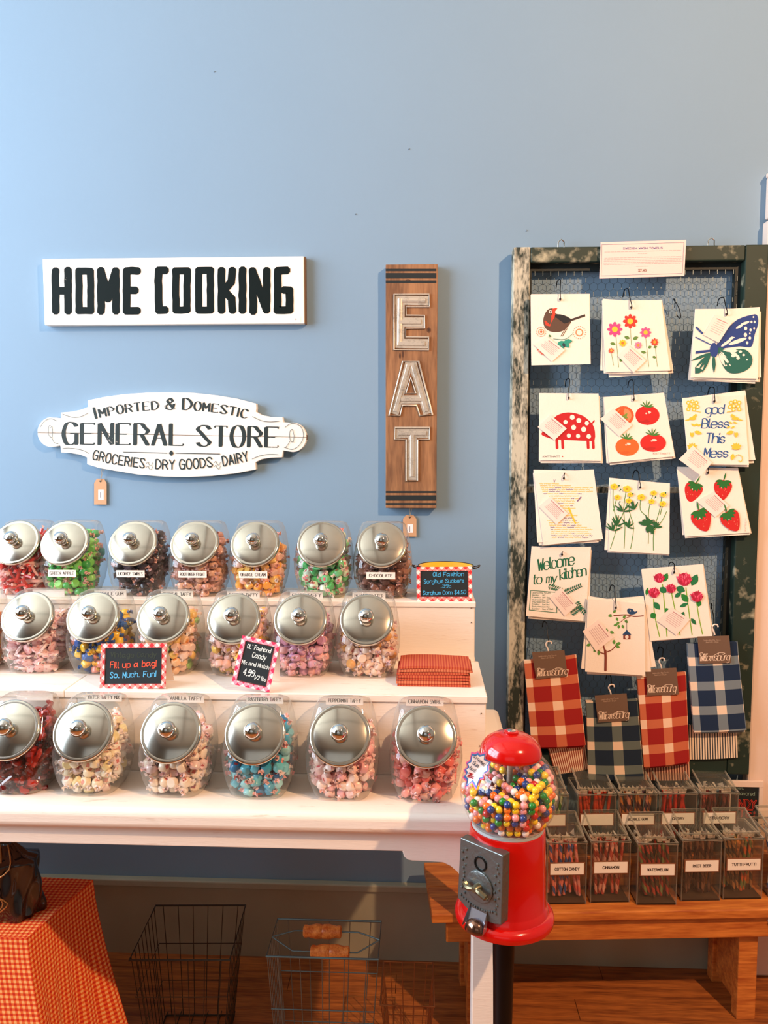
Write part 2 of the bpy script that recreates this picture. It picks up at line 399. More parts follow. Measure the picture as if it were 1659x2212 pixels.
# tiered shelf
S1=1.033;S2=1.180;Y1=-.70;Y2=-.435;RX1=.1365
rs=empty('tiered_shelf',(-.6,-.45,TZ),'white painted two-step wooden riser carrying the two back rows of candy jars','shelf')
def rp(name,*a,bev=.002): return local(MB().box(*a,whitep).build(name,rs,bevel=bev))
rp('riser_panel',-2.2,-.735,Y1,Y1+.016,TZ,S1-.016); rp('riser_panel',-.734,RX1,Y1,Y1+.016,TZ,S1-.016)
rp('tread_board',-2.2,-.76,Y1-.004,Y1+.12,S1-.016,S1); rp('tread_board',-2.2,-.735,Y1+.121,Y2+.01,S1-.016,S1-.0004)
rp('tread_board',-.759,RX1+.002,Y1-.004,Y2+.01,S1-.016,S1)
rp('riser_panel',-2.2,RX1-.008,Y2,Y2+.016,S1,S2-.014)
rp('tread_board',-2.2,RX1-.006,Y2-.003,-.262,S2-.014,S2)
rp('end_panel',RX1-.016,RX1,Y1+.016,-.262,TZ,S1-.016); rp('end_panel',RX1-.024,RX1-.008,Y2+.016,-.262,S1,S2-.014)
nm=mat('nail_dark',(110,86,66),.6)
q=MB()
for x,y,z in ((RX1-.01,Y1-.001,.995),(RX1-.012,Y1-.001,.925),(RX1-.016,Y2-.001,1.13),(RX1-.017,Y2-.001,1.165),(-.1,Y2-.001,1.168)): q.ball((x,y,z),.0016,nm,6)
local(q.build('nail_heads',rs))

# ================= candy jars =================
glass=thin_glass('jar_glass',(.97,.98,.97),.03,1.5,.6,(176,168,158),1.0,.2)
chrome,nt,p=base('brushed_chrome',.15,1); v,_=coords(nt)
nt.links.new(mixc(nt,noise(nt,v,30,4,(1,1,1)),lin((224,216,200)),lin((200,194,180))),p.inputs['Base Color'])
chromeb=mat('polished_chrome',(225,225,220),.04,1)
cardm=mat('label_card',(250,240,228),.7)
JP=[(0,.050,-.056,.048),(.004,.056,-.064,.056),(.03,.066,-.072,.062),(.06,.0725,-.0755,.065),(.085,.0735,-.074,.066),(.11,.071,-.060,.066),(.135,.0665,-.044,.065),(.15,.0635,-.035,.063),(.165,.0590,-.026,.060),(.176,.054,-.0195,.055),(.180,.046,-.013,.047)]
def jarz(z):
    z=min(max(z,0),.180)
    for a,b in zip(JP,JP[1:]):
        if z<=b[0]:
            t=(z-a[0])/(b[0]-a[0]); return tuple(a[i]+(b[i]-a[i])*t for i in (1,2,3))
def supe(hw,yf,yb,n=36,e=3.6,ins=0):
    hw-=ins; yf+=ins; yb-=ins; cy=(yf+yb)/2; hy=(yb-yf)/2; out=[]
    for k in range(n):
        a=2*math.pi*k/n; c,s=math.cos(a),math.sin(a)
        out.append((hw*math.copysign(abs(c)**(2/e),c),cy+hy*math.copysign(abs(s)**(2/e),s)))
    return out
TL=math.radians(31.7)  # tilt of the mouth
MT=T(0,-.0495,.1265)@RX(math.pi/2-TL)   # local z = mouth axis
def jar_body():
    q=MB(); n=36; rings=[]
    zs=[0,.002,.004,.015,.03,.045,.06,.072,.085,.097,.11,.122,.135,.145,.155,.165,.171,.176,.179,.180]
    vs=[];fs=[]
    for z in zs:
        hw,yf,yb=jarz(z); vs+=[(x,y,z) for x,y in supe(hw,yf,yb,n)]
    for i in range(len(zs)-1):
        for k in range(n): k2=(k+1)%n; fs.append((i*n+k,i*n+k2,(i+1)*n+k2,(i+1)*n+k))
    fs.append(tuple(range(n-1,-1,-1))); fs.append(tuple(range((len(zs)-1)*n,len(zs)*n)))
    q.add(vs,fs,glass)
    q.lathe([(.052,-.006),(.0525,.006),(.0535,.0085),(.0525,.010)],32,glass,MT,cap=False)
    return q.mesh('jar_body',True,50)
def lid_mesh():
    q=MB(); q.lathe([(.0575,.002),(.0598,.004),(.0604,.012),(.0594,.0145),(.0565,.0158),(.053,.0146),(.0515,.0150),(.040,.0180),(.022,.0200),(.010,.0208),(.0095,.0208)],48,chrome,MT); 
    return q.mesh('jar_lid',True,50)
def knob_mesh():
    q=MB(); q.lathe([(.0115,.0195),(.0095,.0215),(.0085,.026),(.0105,.031)],24,chromeb,MT); q.ball((0,0,.039),.0172,chromeb,20,MT,.9); return q.mesh('jar_knob',True,60)
jb,lm,km=jar_body(),lid_mesh(),knob_mesh()
def link(me,name,parent,loc=None):
    o=bpy.data.objects.new(name,me); COL.objects.link(o); o.parent=parent
    if loc: o.location=loc
    return o
INK=(52,44,40)
def jar_label(root,text,front,dx=0):
    if front:
        y0,z0,w,h=-.0765,.059,.070,.017
        f=lambda x,z,l:(x+dx,y0-l,z0+z)
        me=MB().box(dx-w/2,dx+w/2,y0,y0+.0006,z0-h/2,z0+h/2,cardm)
    else:
        y0,z0,w,h=.0545,.1655,.078,.018
        f=lambda x,z,l:(x+dx,y0-l,z0+z)
        me=MB().box(dx-w/2,dx+w/2,y0,y0+.0006,z0-h/2,z0+h/2,cardm)
    o=me.build('label',root)
    if text:
        c=Canvas(f,True); c.l=4; L=min(w*.86,len(text)*.0062)
        c.text(text,0,-h*.2,h*.42,INK,sw=.2,width=L,thin=.45,serif=.12,align='c',joins=False,k=2)
        c.build('lettering',o)
def taffy(bc,ec,swirl=None,seed=0,kind='taffy'):
    """one wrapped sweet about 18 mm long, as MB"""
    r=random.Random(seed); q=MB(); b=mat('candy_%d_%d_%d'%bc,bc,.3 if kind!='chunk' else .12,coat=.3 if kind!='chunk' else 1); e=mat('wrap_%d_%d_%d'%ec,ec,.4,coat=.2)
    if kind=='taffy':
        R=.0082; n=9
        prof=[(R*.75,-.0058),(R,-.004),(R*1.02,.0035),(R*.78,.0058)]
        q.lathe(prof,n,b,RX(r.uniform(-.15,.15)))
        if swirl:
            s=mat('candy_%d_%d_%d'%swirl,swirl,.4)
            for sg in (1,-1): q.add([(.0045*math.cos(a)*(1 if k%2 else .6),.0045*math.sin(a)*(1 if k%2 else .7),sg*.0060) for k,a in enumerate([i*math.pi/4 for i in range(8)])],[tuple(range(8))],s)
        for sg in (1,-1):  # fanned wrapper twists leave the sides
            o=[(sg*.0070,0,0)]; 
            for k in range(6):
                a=-1.0+2.0*k/5; rr=.0075+r.uniform(-.0015,.002)
                o.append((sg*(.0075+rr*math.cos(a)),rr*math.sin(a)*.95,(.0028 if k%2 else -.0028)+r.uniform(-.001,.001)))
            q.add(o,[(0,k,k+1) for k in range(1,6)],e)
            q.lathe([(.0045,0),(.0022,.0045)],6,e,T(sg*.0060,0,0)@RY(sg*math.pi/2),cap=False)
    elif kind=='disc':
        q.lathe([(.006,-.003),(.0095,-.0018),(.0095,.0018),(.006,.003)],12,b)
        s=mat('candy_%d_%d_%d'%swirl,swirl,.4)
        for k in range(6):
            a=k*math.pi/3
            for sg in (1,-1): q.add([(0,0,sg*.0032),(.009*math.cos(a),.009*math.sin(a),sg*.0022),(.009*math.cos(a+.5),.009*math.sin(a+.5),sg*.0022)],[(0,1,2)],s)
        for sg in (1,-1): q.add([(sg*.009,0,0),(sg*.016,.005,.002),(sg*.017,0,-.002),(sg*.016,-.005,.002)],[(0,1,2),(0,2,3)],e)
    elif kind=='stick':
        L=.034; q.tube([(-L/2,0,0),(-L/6,.0012,0),(L/6,-.001,.001),(L/2,0,0)],.0034,6,b)
        for sg in (1,-1): q.add([(sg*L/2,0,0),(sg*(L/2+.006),.004,.001),(sg*(L/2+.007),-.003,-.001)],[(0,1,2)],e)
    elif kind=='chunk':
        q.tube(catmull([(-.015,0,-.001),(-.006,.004,.001),(.006,-.004,0),(.015,.001,.001)],2),[.003,.0045,.005,.0045,.004,.0045,.0026],7,b)
    return q
def mesh_only(q,name): return q.mesh(name,True,45)
def inside(x,y,z,ins):
    hw,yf,yb=jarz(z); hw-=ins; yf+=ins; yb-=ins
    if hw<=0 or yb<=yf: return 9
    cy=(yf+yb)/2; hy=(yb-yf)/2
    return abs(x/hw)**3.6+abs((y-cy)/hy)**3.6
def candy_spots(fill,sp,ins,rnd,slope=.25):
    out=[]
    z=ins*.8;k=0
    while z<.16:
        y=-.08+(k%2)*sp/2; r=0
        while y<.08:
            x=-.08+((r+k)%2)*sp/2
            while x<.08:
                a,b,c=x+rnd.uniform(-.2,.2)*sp,y+rnd.uniform(-.2,.2)*sp,z+rnd.uniform(-.2,.2)*sp
                top=fill+slope*(b)+.18*a+.006*math.sin(a*60)
                if c<top and inside(a,b,c,ins)<1:
                    if inside(a,b,c,ins+sp*1.15)>=1 or c>top-sp*1.1: out.append((a,b,c))
                x+=sp
            y+=sp*.87;r+=1
        z+=sp*.82;k+=1
    return out
def rotm(rnd,flatness=0):
    return Matrix.Rotation(rnd.uniform(0,6.28),4,'Z')@Matrix.Rotation(rnd.uniform(-1.6,1.6)*(1-flatness),4,'X')@Matrix.Rotation(rnd.uniform(0,6.28),4,'Z')
def fill_jar(base_loc,kinds,fill,label,cat,single=0,slabel=None,sgroup=None,kind='taffy',seed=1,sp=.0165,ins=.0115,name='candy_pile',each='wrapped_taffy'):
    rnd=random.Random(seed); sp0=sp; pts=candy_spots(fill,sp*1.24,ins*1.15,rnd)
    sp*=1.24; ins*=1.15
    protos=[taffy(*k,seed=seed+i,kind=kind) for i,k in enumerate(kinds)]
    pts.sort(key=lambda p:(p[1]-.5*p[2]-(.2*p[0] if base_loc[0]<-.2 else 0))); ind=pts[:single] if single else []
    rest=pts[single:] if single else pts
    if single:
        ms=[mesh_only(q,each) for q in protos]
        for p in ind:
            o=bpy.data.objects.new(each,ms[rnd.randrange(len(ms))]); COL.objects.link(o)
            o.matrix_world=T(*(base_loc[i]+p[i] for i in range(3)))@rotm(rnd)@Matrix.Scale(1.3,4); tag(o,slabel,'candy',sgroup)
    q=MB()
    for p in rest:
        pr=protos[rnd.randrange(len(protos))]; M=T(*p)@rotm(rnd,.0)@Matrix.Scale(1.3,4)
        o=len(q.v); q.v+= [tuple(M@Vector(v)) for v in pr.v]
        mm=[q.mi(m) for m in pr.mats]
        q.f+=[tuple(a+o for a in f) for f in pr.f]; q.m+=[mm[i] for i in pr.m]
    tag(q.build(name,loc=base_loc,smooth=True),label,cat,kind='stuff')
WX=(246,226,214); PK=(240,190,184)
def jar(pos,row,idx,desc,text,kinds,fill,kind='taffy',single=0,sname=None,seed=0,sp=.0165,front=None,lx=0,where=''):
    rowname={1:'front row',2:'middle row',3:'back row'}[row]
    j=empty('candy_jar',pos,f'clear jar of {desc} under a chrome lid, {rowname}','jar','glass candy jars')
    link(jb,'glass_body',j); l=link(lm,'lid',j); link(km,'knob',l)
    if text is not None: jar_label(j,text,(row==3) if front is None else front,lx)
    fill_jar(pos,kinds,fill,f'heap of {desc}, {rowname} jar','candy',single,f'one {sname} piece in its {rowname} jar' if sname else None,sname and f'{sname} in the front row',kind,seed,sp)
def jx(px,py,y): return W(px,py,y)[0]
C_=[ # row 1
(1,22,'shiny dark red twisted gummy sweets','',[((130,18,10),(190,50,26)),((176,36,16),(200,60,30)),((90,10,8),(150,30,20))],.125,'chunk',0,None,.0150),
(1,180,'cream and yellow wrapped taffy','WATER TAFFY MIX',[((250,232,196),WX,(232,150,130)),((246,222,160),WX),((240,214,206),WX,(214,110,100)),((250,240,224),WX,(230,160,140))],.118,'taffy',60,'cream and yellow wrapped taffy',.0165),
(1,369,'ivory vanilla taffy with pinkish wrappers','VANILLA TAFFY',[((248,228,206),(242,206,196)),((246,220,190),WX,(206,90,84)),((240,206,196),(236,190,186),(190,70,70))],.112,'taffy',60,'ivory vanilla taffy',.0165),
(1,551,'turquoise blue and white raspberry taffy','RASPBERRY TAFFY',[((62,160,188),(240,190,180)),((108,196,208),(236,214,206)),((34,120,160),(244,196,190),(180,40,40)),((150,212,214),(246,170,160))],.116,'taffy',60,'turquoise blue raspberry taffy',.0165),
(1,735,'pale pink and white peppermint taffy','PEPPERMINT TAFFY',[((250,222,206),(244,196,190)),((248,200,186),WX,(222,96,100)),((242,176,176),(246,210,204),(206,70,84))],.120,'taffy',60,'pale pink peppermint taffy',.0165),
(1,920,'coral red swirled cinnamon taffy','CINNAMON SWIRL',[((240,150,136),(246,190,180),(206,50,50)),((232,110,100),(244,170,160)),((248,190,170),(240,150,146),(214,60,60))],.118,'taffy',60,'coral red swirled cinnamon taffy',.0165),
(2,-86,'yellow and orange wrapped sweets','',[((240,180,60),WX),((232,130,50),WX)],.11,'taffy',0,None,.0165),
(2,60,'pink and white striped starlight mints','',[((246,214,208),(240,200,196),(206,70,80)),((240,190,186),WX,(220,100,104))],.108,'disc',0,None,.0155),
(2,201,'blue and yellow wrapped bubble gum','BUBBLE GUM',[((34,88,160),(240,190,40)),((244,190,44),(38,90,160)),((232,140,120),(240,184,40)),((26,66,130),(30,80,150))],.102,'taffy',0,None,.0155),
(2,353,'peach, orange and lime green taffy','TROPICAL TAFFY',[((246,196,150),WX,(240,150,60)),((150,200,90),(246,214,190)),((240,186,90),(244,206,180)),((244,206,186),(240,190,170))],.116,'taffy',0,None,.0165),
(2,505,'pink taffy with bright yellow centres','BANANA TAFFY',[((246,196,184),WX,(246,196,60)),((240,180,160),(240,196,190)),((248,200,90),(246,206,196))],.112,'taffy',0,None,.0165),
(2,649,'mauve and pink wrapped taffy','GRAPE TAFFY',[((226,166,190),(240,200,206)),((240,170,166),(240,196,196),(226,190,180)),((208,150,184),(232,190,200))],.118,'taffy',0,None,.0165),
(2,792,'buff peanut butter taffy with gold centres','PEANUT BUTTER',[((240,206,184),(236,206,200),(200,110,110)),((226,160,80),(240,210,196)),((244,216,200),(232,196,200))],.116,'taffy',0,None,.0165),
(3,35,'red and white wrapped stick candy',None,[((200,44,40),(240,200,190)),((238,180,170),WX),((214,60,50),WX)],.125,'stick',0,None,.0135),
(3,141,'lime green apple taffy','GREEN APPLE',[((120,204,84),(236,176,150)),((150,222,110),(240,200,170)),((70,170,80),(230,170,150))],.135,'taffy',0,None,.0165),
(3,288,'black and pink licorice swirls','LICORICE SWIRLS',[((46,34,42),(214,160,156)),((70,50,56),(230,176,166)),((30,24,30),(120,96,100))],.128,'taffy',0,None,.0165),
(3,421,'dusty brown root beer taffy','ROOT BEER FLOAT',[((190,130,104),(226,182,174)),((226,170,140),(232,190,184),(150,90,76)),((210,150,130),(220,170,164))],.126,'taffy',0,None,.0165),
(3,551,'orange cream taffy','ORANGE CREAM',[((248,170,60),(244,190,176)),((250,196,100),WX),((244,186,160),(240,176,166))],.120,'taffy',0,None,.0165),
(3,695,'bright green and white watermelon taffy',None,[((90,194,110),(240,190,190)),((226,240,214),(240,170,170),(220,90,100)),((120,206,140),WX,(230,80,90))],.128,'taffy',0,None,.0165),
(3,825,'dark brown chocolate taffy','CHOCOLATE',[((124,78,62),(180,134,124)),((156,104,84),(200,150,140)),((96,58,48),(150,110,104))],.130,'taffy',0,None,.0165)]
YR={1:-.772,2:-.524,3:-.345}; LPY={1:1583,2:1333,3:1191}; ZB={1:TZ,2:S1,3:S2}
for n,(row,px,desc,text,kinds,fill,kind,single,sn,sp) in enumerate(C_):
    x=jx(px,LPY[row],YR[row]-.058)
    jar((x,YR[row],ZB[row]+.0004),row,n,desc,text,kinds,fill,kind,single,sn,n*13+3,sp,lx=-.002)
# ================= wall signs =================
def crop(ox,oy,s,y): 
    return lambda px,py,l=0: (lambda w:(w[0],w[1]-l,w[2]))(W(ox+px/s,oy+py/s,y))
signw=worn('sign_white_paint',(250,240,226),(176,150,132),.71,5,(1,5,9),.6,.03)
edgew=mat('sign_edge_wood',(120,96,78),.8)
BLK=(22,38,36)
inkm=worn('worn_black_letters',(10,22,21),(206,196,182),.70,26,(1,1,1),.6,.02,bump=False); MC['ink_%d_%d_%d'%BLK]=inkm
c1=crop(60,530,2.592,-.03)
inkm.node_tree.nodes['Principled BSDF'].inputs['Specular IOR Level'].default_value=.15
hs=empty('wooden_sign',c1(815,250),'white rectangular wooden sign with black HOME COOKING lettering','sign')
hs.location.y=0
def loc2(o): o.matrix_parent_inverse=Matrix.Translation(-Vector(o.parent.location)); return o
x0,_,z1=c1(80,75);x1,_,z0=c1(1548,437)
loc2(MB().box(x0,x1,-.028,-.002,z0,z1,signw).build('board',hs,bevel=.002))
loc2(MB().box(x1+.0003,x1+.004,-.022,-.002,z0,z1,edgew).build('edge_strip',hs))
c=Canvas(crop(60,530,2.592,-.0285))
def blk(P,w=48): c.stroke(P,w,BLK)
T0,B0=143,366
L={'H':[[(155,T0),(157,B0)],[(226,T0),(226,B0)],[(157,255),(226,255)]],
'O':[[(287,T0+2),(287,B0),(352,B0),(352,T0+2),(287,T0+2)]],
'M':[[(411,B0),(410,T0),(450,285),(491,T0),(494,B0)],[(420,180),(450,300),(484,180)]],
'E':[[(612,T0),(553,T0),(553,B0),(612,B0)],[(553,252),(600,252)]],
'C':[[(770,T0-2),(733,T0-2),(731,200),(733,B0-4),(768,B0-4)]],
'O2':[[(829,T0),(829,B0-4),(892,B0-4),(892,T0),(829,T0)]],
'O3':[[(957,T0-2),(957,B0-4),(1022,B0-4),(1022,T0-2),(957,T0-2)]],
'K':[[(1085,T0),(1085,B0-4)],[(1146,T0),(1138,205),(1100,252),(1140,300),(1146,B0-4)]],
'I':[[(1202,T0-2),(1202,B0-4)]],
'N':[[(1262,B0),(1260,T0),(1336,B0-4),(1338,T0)]],
'G':[[(1448,T0-2),(1400,T0-2),(1398,B0-4),(1466,B0-4),(1466,250),(1438,250)]]}
for k,ps in L.items():
    for P in ps:
        w=40 if 'O' in k else 43
        Q=[]
        for (a,b_),(d,e) in zip(P,P[1:]):   # hand-cut wobbly edge
            nseg=max(1,int(math.hypot(d-a,e-b_)/26))
            for i in range(nseg): t=i/nseg; Q.append((a+(d-a)*t+random.uniform(-1.6,1.6),b_+(e-b_)*t+random.uniform(-1.6,1.6)))
        Q.append(P[-1]); c.stroke(Q,w,BLK)
for x in (832,962,292): pass
loc2(c.build('lettering',hs)); 
c=Canvas(crop(60,530,2.592,-.0285)); c.rect(1478,398,1528,430,(252,240,232)); c.ell(1500,414,6,5,(190,180,170)); loc2(c.build('price_sticker',hs))
# general store sign
gs=empty('wooden_sign',(*c1(805,1060)[:1],0,c1(805,1060)[2]),'white scalloped wooden plaque lettered GENERAL STORE','sign')
def arc(cx,cy,rx,ry,a0,a1,n=8): return [(cx+rx*math.cos(math.radians(a0+(a1-a0)*i/n)),cy+ry*math.sin(math.radians(a0+(a1-a0)*i/n))) for i in range(n+1)]
top=[(52,1048)]+arc(130,1046,78,84,180,262,7)+[(166,966),(183,968),(185,936)]+[(240,932),(290,922),(318,912),(334,905),(334,868)]+[(430,848),(540,833),(680,824),(805,822),(930,826),(1060,840),(1170,858),(1278,886),(1280,912)]+[(1277,932),(1310,950),(1360,960),(1426,962),(1430,990)]+arc(1482,1074,78,82,-100,0,7)
bot=[(1560,1076)]+arc(1482,1076,78,82,0,88,7)[1:]+[(1430,1150),(1424,1188)]+[(1360,1190),(1310,1198),(1275,1215),(1277,1256)]+[(1160,1278),(1030,1292),(900,1298),(760,1296),(620,1285),(480,1262),(400,1248),(330,1226),(330,1188)]+[(290,1172),(240,1164),(184,1160),(180,1120)]+arc(130,1048,78,82,75,178,7)
cut=[(52,1048),(400,1053),(900,1064),(1560,1075)]
cg=crop(60,530,2.592,-.028)
def pr(name,pts,parent,y0,y1,m,cf,bevel=.0015):
    P=[cf(x,y) for x,y in pts]; P=[(p[0],p[2]) for p in P]
    A=sum(P[i][0]*P[(i+1)%len(P)][1]-P[(i+1)%len(P)][0]*P[i][1] for i in range(len(P)))
    if A<0: P=P[::-1]
    return loc2(MB().prism(P,y0,y1,m).build(name,parent,bevel=bevel))
pr('board',top+[(x,y-1.5) for x,y in cut[::-1]][1:-1],gs,-.026,-.002,signw,cg)
pr('board',[(x,y+1.5) for x,y in cut][1:-1][::1]+bot,gs,-.026,-.002,signw,cg)
pr('backing',[(x,y-14) for x,y in cut]+[(x,y+14) for x,y in cut[::-1]],gs,-.0235,-.003,edgew,cg,0)
c=Canvas(crop(60,530,2.592,-.0265)); c.l=1
GI=(30,46,44)
MC['ink_30_46_44']=worn('worn_serif_letters',(26,40,38),(200,190,176),.66,20,(1,1,1),.6,.03,bump=False)
c.text('GENERAL',202,1112,118,GI,sw=.2,width=668,thin=.26,serif=.075,gap=.42,rot=-.012,joins=False,k=5,asp=.8)
c.text('STORE',950,1122,112,GI,sw=.2,width=450,thin=.26,serif=.075,gap=.42,rot=-.018,joins=False,k=5,asp=.8)
def arctext(t,x0,x1,yc,sag,h,**k):
    # words set letter by letter along a shallow arch
    xm=(805,)[0]; n=len(t); items=[]; tot=0
    for ch in t:
        if ch==' ': items.append((None,tot,0)); tot+=.42; continue
        hh=1 if (k.get('caps') and ch in k['caps']) or not k.get('caps') else k.get('sc',.72)
        g,mx=glyph(ch.upper(),4); wdt=(mx/4*.62)*hh; items.append((ch,tot,hh)); tot+=max(wdt,.05)+.26*hh
    s=(x1-x0)/tot
    for ch,o,hh in items:
        if ch is None: continue
        x=x0+o*s; yy=yc+sag*((x-xm)/450)**2; sl=2*sag*(x-xm)/450**2
        c.text(ch.upper(),x,yy,h*hh,GI,sw=k.get('sw',.17),thin=k.get('thin',.28),serif=k.get('serif',.1),asp=s*.62/h,rot=-sl,joins=k.get('joins',False),k=4)
seen={'i':0}
arctext('Imported & Domestic'.replace('I','I'),384,1240,918,58,62,caps='ID&',sc=.76,sw=.25,serif=.09)
arctext('GROCERIES',362,662,1252,-58,50,sw=.14,thin=1,serif=0,joins=True)
arctext('DRY GOODS',716,1046,1252,-58,50,sw=.14,thin=1,serif=0,joins=True)
arctext('DAIRY',1096,1248,1258,-58,52,sw=.14,thin=1,serif=0,joins=True)
for ox,oy in ((684,1226),(1064,1222)):
    for k in range(2): c.stroke(catmull([(ox-20,oy-4+k*22),(ox-10,oy-14+k*22),(ox-4,oy+2+k*22),(ox+8,oy+8+k*22),(ox+16,oy-10+k*22)]),3,(110,112,104),joins=False)
c.stroke([(535,1157),(780,1163)],4,(60,64,60)); c.stroke([(828,1163),(1075,1168)],4,(60,64,60)); c.poly([(790,1163),(804,1147),(818,1163),(804,1180)],GI)
for P in ([(165,985),(130,970),(95,985),(70,1020)],[(140,1020),(120,1010),(118,1060),(138,1075),(140,1030),(128,1020)],[(135,1075),(150,1105),(172,1110)],[(195,945),(250,962),(300,958),(340,938)],[(196,1136),(250,1136),(310,1148),(342,1166)],
 [(1258,958),(1310,982),(1360,988),(1408,984)],[(1256,1196),(1300,1178),(1350,1170),(1404,1172)],[(1440,1020),(1480,996),(1530,1016),(1545,1070),(1520,1120),(1480,1142),(1436,1130)],[(1490,1060),(1482,1030),(1468,1045),(1470,1090),(1488,1100),(1492,1060)],[(1470,1095),(1450,1125),(1436,1132)]):
    c.stroke(catmull(P),3,(96,100,94),joins=False)
loc2(c.build('lettering',gs))
kraft=mat('kraft_card',(206,158,118),.8,bump=.1); string=mat('cotton_string',(190,170,140),.9)
def price_tag(px,py,w,h,y,label,sx,sy):
    cf=crop(0,0,1,y); o=empty('price_tag',cf(px,py),label,'tag','kraft price tags')
    pts=[(px-w/2,py+h/2),(px+w/2,py+h/2),(px+w/2,py-h*.33),(px+w*.28,py-h/2),(px-w*.28,py-h/2),(px-w/2,py-h*.33)]
    pr('tag_card',pts,o,y-.0012,y,kraft,cf,0)
    c=Canvas(crop(0,0,1,y-.0014)); c.rect(px-w*.18,py-h*.08,px+w*.26,py+h*.32,(250,240,240)); c.stroke([(px,py+2),(px,py+12)],2,(150,140,140)); c.ell(px,py-h*.4,2.2,2.2,(70,52,40)); loc2(c.build('barcode_sticker',o))
    a=cf(px,py-h*.4,.002); d=W(sx,sy,-.02); q=MB(); q.tube([a,d],.0007,5,string); q.tube([a,(d[0]+.006,d[1],d[2])],.0007,5,string); loc2(q.build('string',o))
price_tag(217,1062,27,56,-.006,'brown kraft price tag hanging under the general store plaque',221,1008)
# EAT sign
ce=crop(780,540,3.456,-.035)
eo=empty('wooden_sign',(ce(370,1000)[0],0,ce(370,1000)[2]),'tall brown wooden board with galvanised metal letters EAT','sign')
eatw=wood('eat_board_wood',(112,74,46),(164,116,76),(14,14,1.6),.6,scale=3)
x0,_,z1=ce(183,108);x1,_,z0=ce(562,1928)
loc2(MB().box(x0,x1,-.034,-.002,z0,z1,eatw).build('board',eo,bevel=.0015))
c=Canvas(crop(780,540,3.456,-.0344))
for y0,y1 in ((140,158),(172,212),(228,246),(1800,1814),(1832,1870),(1888,1903)): c.rect(184,y0,561,y1,(16,26,28))
c.ell(505,598,16,20,(92,56,32));c.ell(505,598,8,11,(60,36,22));c.ell(290,790,7,20,(80,48,28));c.ell(312,780,5,24,(80,48,28)); c.ell(350,225,18,7,(70,44,28))
loc2(c.build('stripe_print',eo))
galv=worn('galvanised_metal',(206,196,180),(150,142,130),.6,30,(1,1,1),.38,.1); galv.node_tree.nodes['Principled BSDF'].inputs['Metallic'].default_value=.45
def metal_letter(name,outline,holes,spine):
    q=MB(); ys=-.0352; f=lambda x,y,d:(lambda w:(w[0],ys-d,w[2]))(W(780+x/3.456,540+y/3.456,ys))
    for P in [outline]+holes:
        q.tube([f(x,y,.002) for x,y in P],.0026,8,galv,closed=True)
    kk=0
    for P in spine[0]:
        for (a,b),(d,e) in zip(P,P[1:]):
            kk+=.00005
            L=math.hypot(d-a,e-b); ux,uy=(d-a)/L,(e-b)/L; nx,ny=-uy,ux; w=spine[1]; g=spine[2]
            a2,b2,d2,e2=a-ux*w,b-uy*w,d+ux*w,e+uy*w
            base_=[(a2+nx*w,b2+ny*w),(d2+nx*w,e2+ny*w),(d2-nx*w,e2-ny*w),(a2-nx*w,b2-ny*w)]
            q.add([f(x,y,.0004+kk) for x,y in base_],[(0,1,2,3)],galv)
            a3,b3,d3,e3=a-ux*g*.5,b-uy*g*.5,d+ux*g*.5,e+uy*g*.5
            tp=[(a3+nx*g,b3+ny*g),(d3+nx*g,e3+ny*g),(d3-nx*g,e3-ny*g),(a3-nx*g,b3-ny*g)]
            g2=g*.6; tq=[(a3+nx*g2,b3+ny*g2),(d3+nx*g2,e3+ny*g2),(d3-nx*g2,e3-ny*g2),(a3-nx*g2,b3-ny*g2)]
            q.add([f(x,y,.0006) for x,y in tp]+[f(x,y,.0030+kk) for x,y in tq],[(4,5,6,7),(0,1,5,4),(1,2,6,5),(2,3,7,6),(3,0,4,7)],galv)
    loc2(q.build(name,eo,smooth=True))
metal_letter('metal_letter',[(248,332),(508,332),(510,424),(338,424),(338,488),(474,490),(476,584),(334,586),(334,650),(506,652),(506,746),(246,744)],[],
   ([[(290,375),(470,378)],[(292,375),(288,698)],[(290,538),(436,538)],[(288,698),(466,700)]],34,20))
metal_letter('metal_letter',[(312,832),(430,832),(534,1230),(440,1236),(414,1160),(310,1160),(292,1236),(210,1236)],[[(372,950),(410,1070),(336,1070)]],
   ([[(352,868),(258,1196)],[(390,868),(486,1196)],[(306,1116),(446,1116)]],30,18))
metal_letter('metal_letter',[(254,1326),(512,1326),(510,1414),(424,1416),(422,1722),(338,1724),(338,1414),(252,1412)],[],
   ([[(288,1370),(478,1370)],[(382,1374),(380,1682)]],34,18))
price_tag(885,1136,29,46,-.006,'brown kraft price tag hanging under the tall EAT board',886,1096)

# ================= wire screen frame =================
FY=-.062
fr=empty('screen_frame',(.6,0,.6),'distressed green and cream window frame with chicken wire hung on the wall','frame')
fcream=worn('distressed_cream_paint',(196,190,168),(34,46,38),.515,7,(3,1,1.0),.65,.07)
fgreen=worn('distressed_green_paint',(22,44,34),(176,170,142),.60,5,(1,1,1),.6,.05)
FX0,FX1,FZ1,FZ0=.2495,.9365,2.094,.615
PW=.046;RW=.062
def fp(name,*a,m=fgreen,bev=.003): return loc2(MB().box(*a,m).build(name,fr,bevel=bev))
fp('side_rail',FX0,FX0+PW,FY,-.012,FZ0,FZ1,m=fcream); fp('side_rail',FX1-RW,FX1,FY,-.012,FZ0,FZ1)
fp('top_rail',FX0+PW+.0005,FX1-RW-.0005,FY+.0004,-.012,FZ1-.042,FZ1-.0006)
fp('bottom_rail',FX0+PW+.0005,FX1-RW-.0005,FY+.0004,-.012,FZ0,FZ0+.05)
fp('cross_rail',FX0+PW,FX1-RW,FY+.016,-.028,1.345+.085-.012,1.345+.085+.006,m=fcream,bev=.002)
dk=mat('dark_green_rebate',(14,26,24),.6)
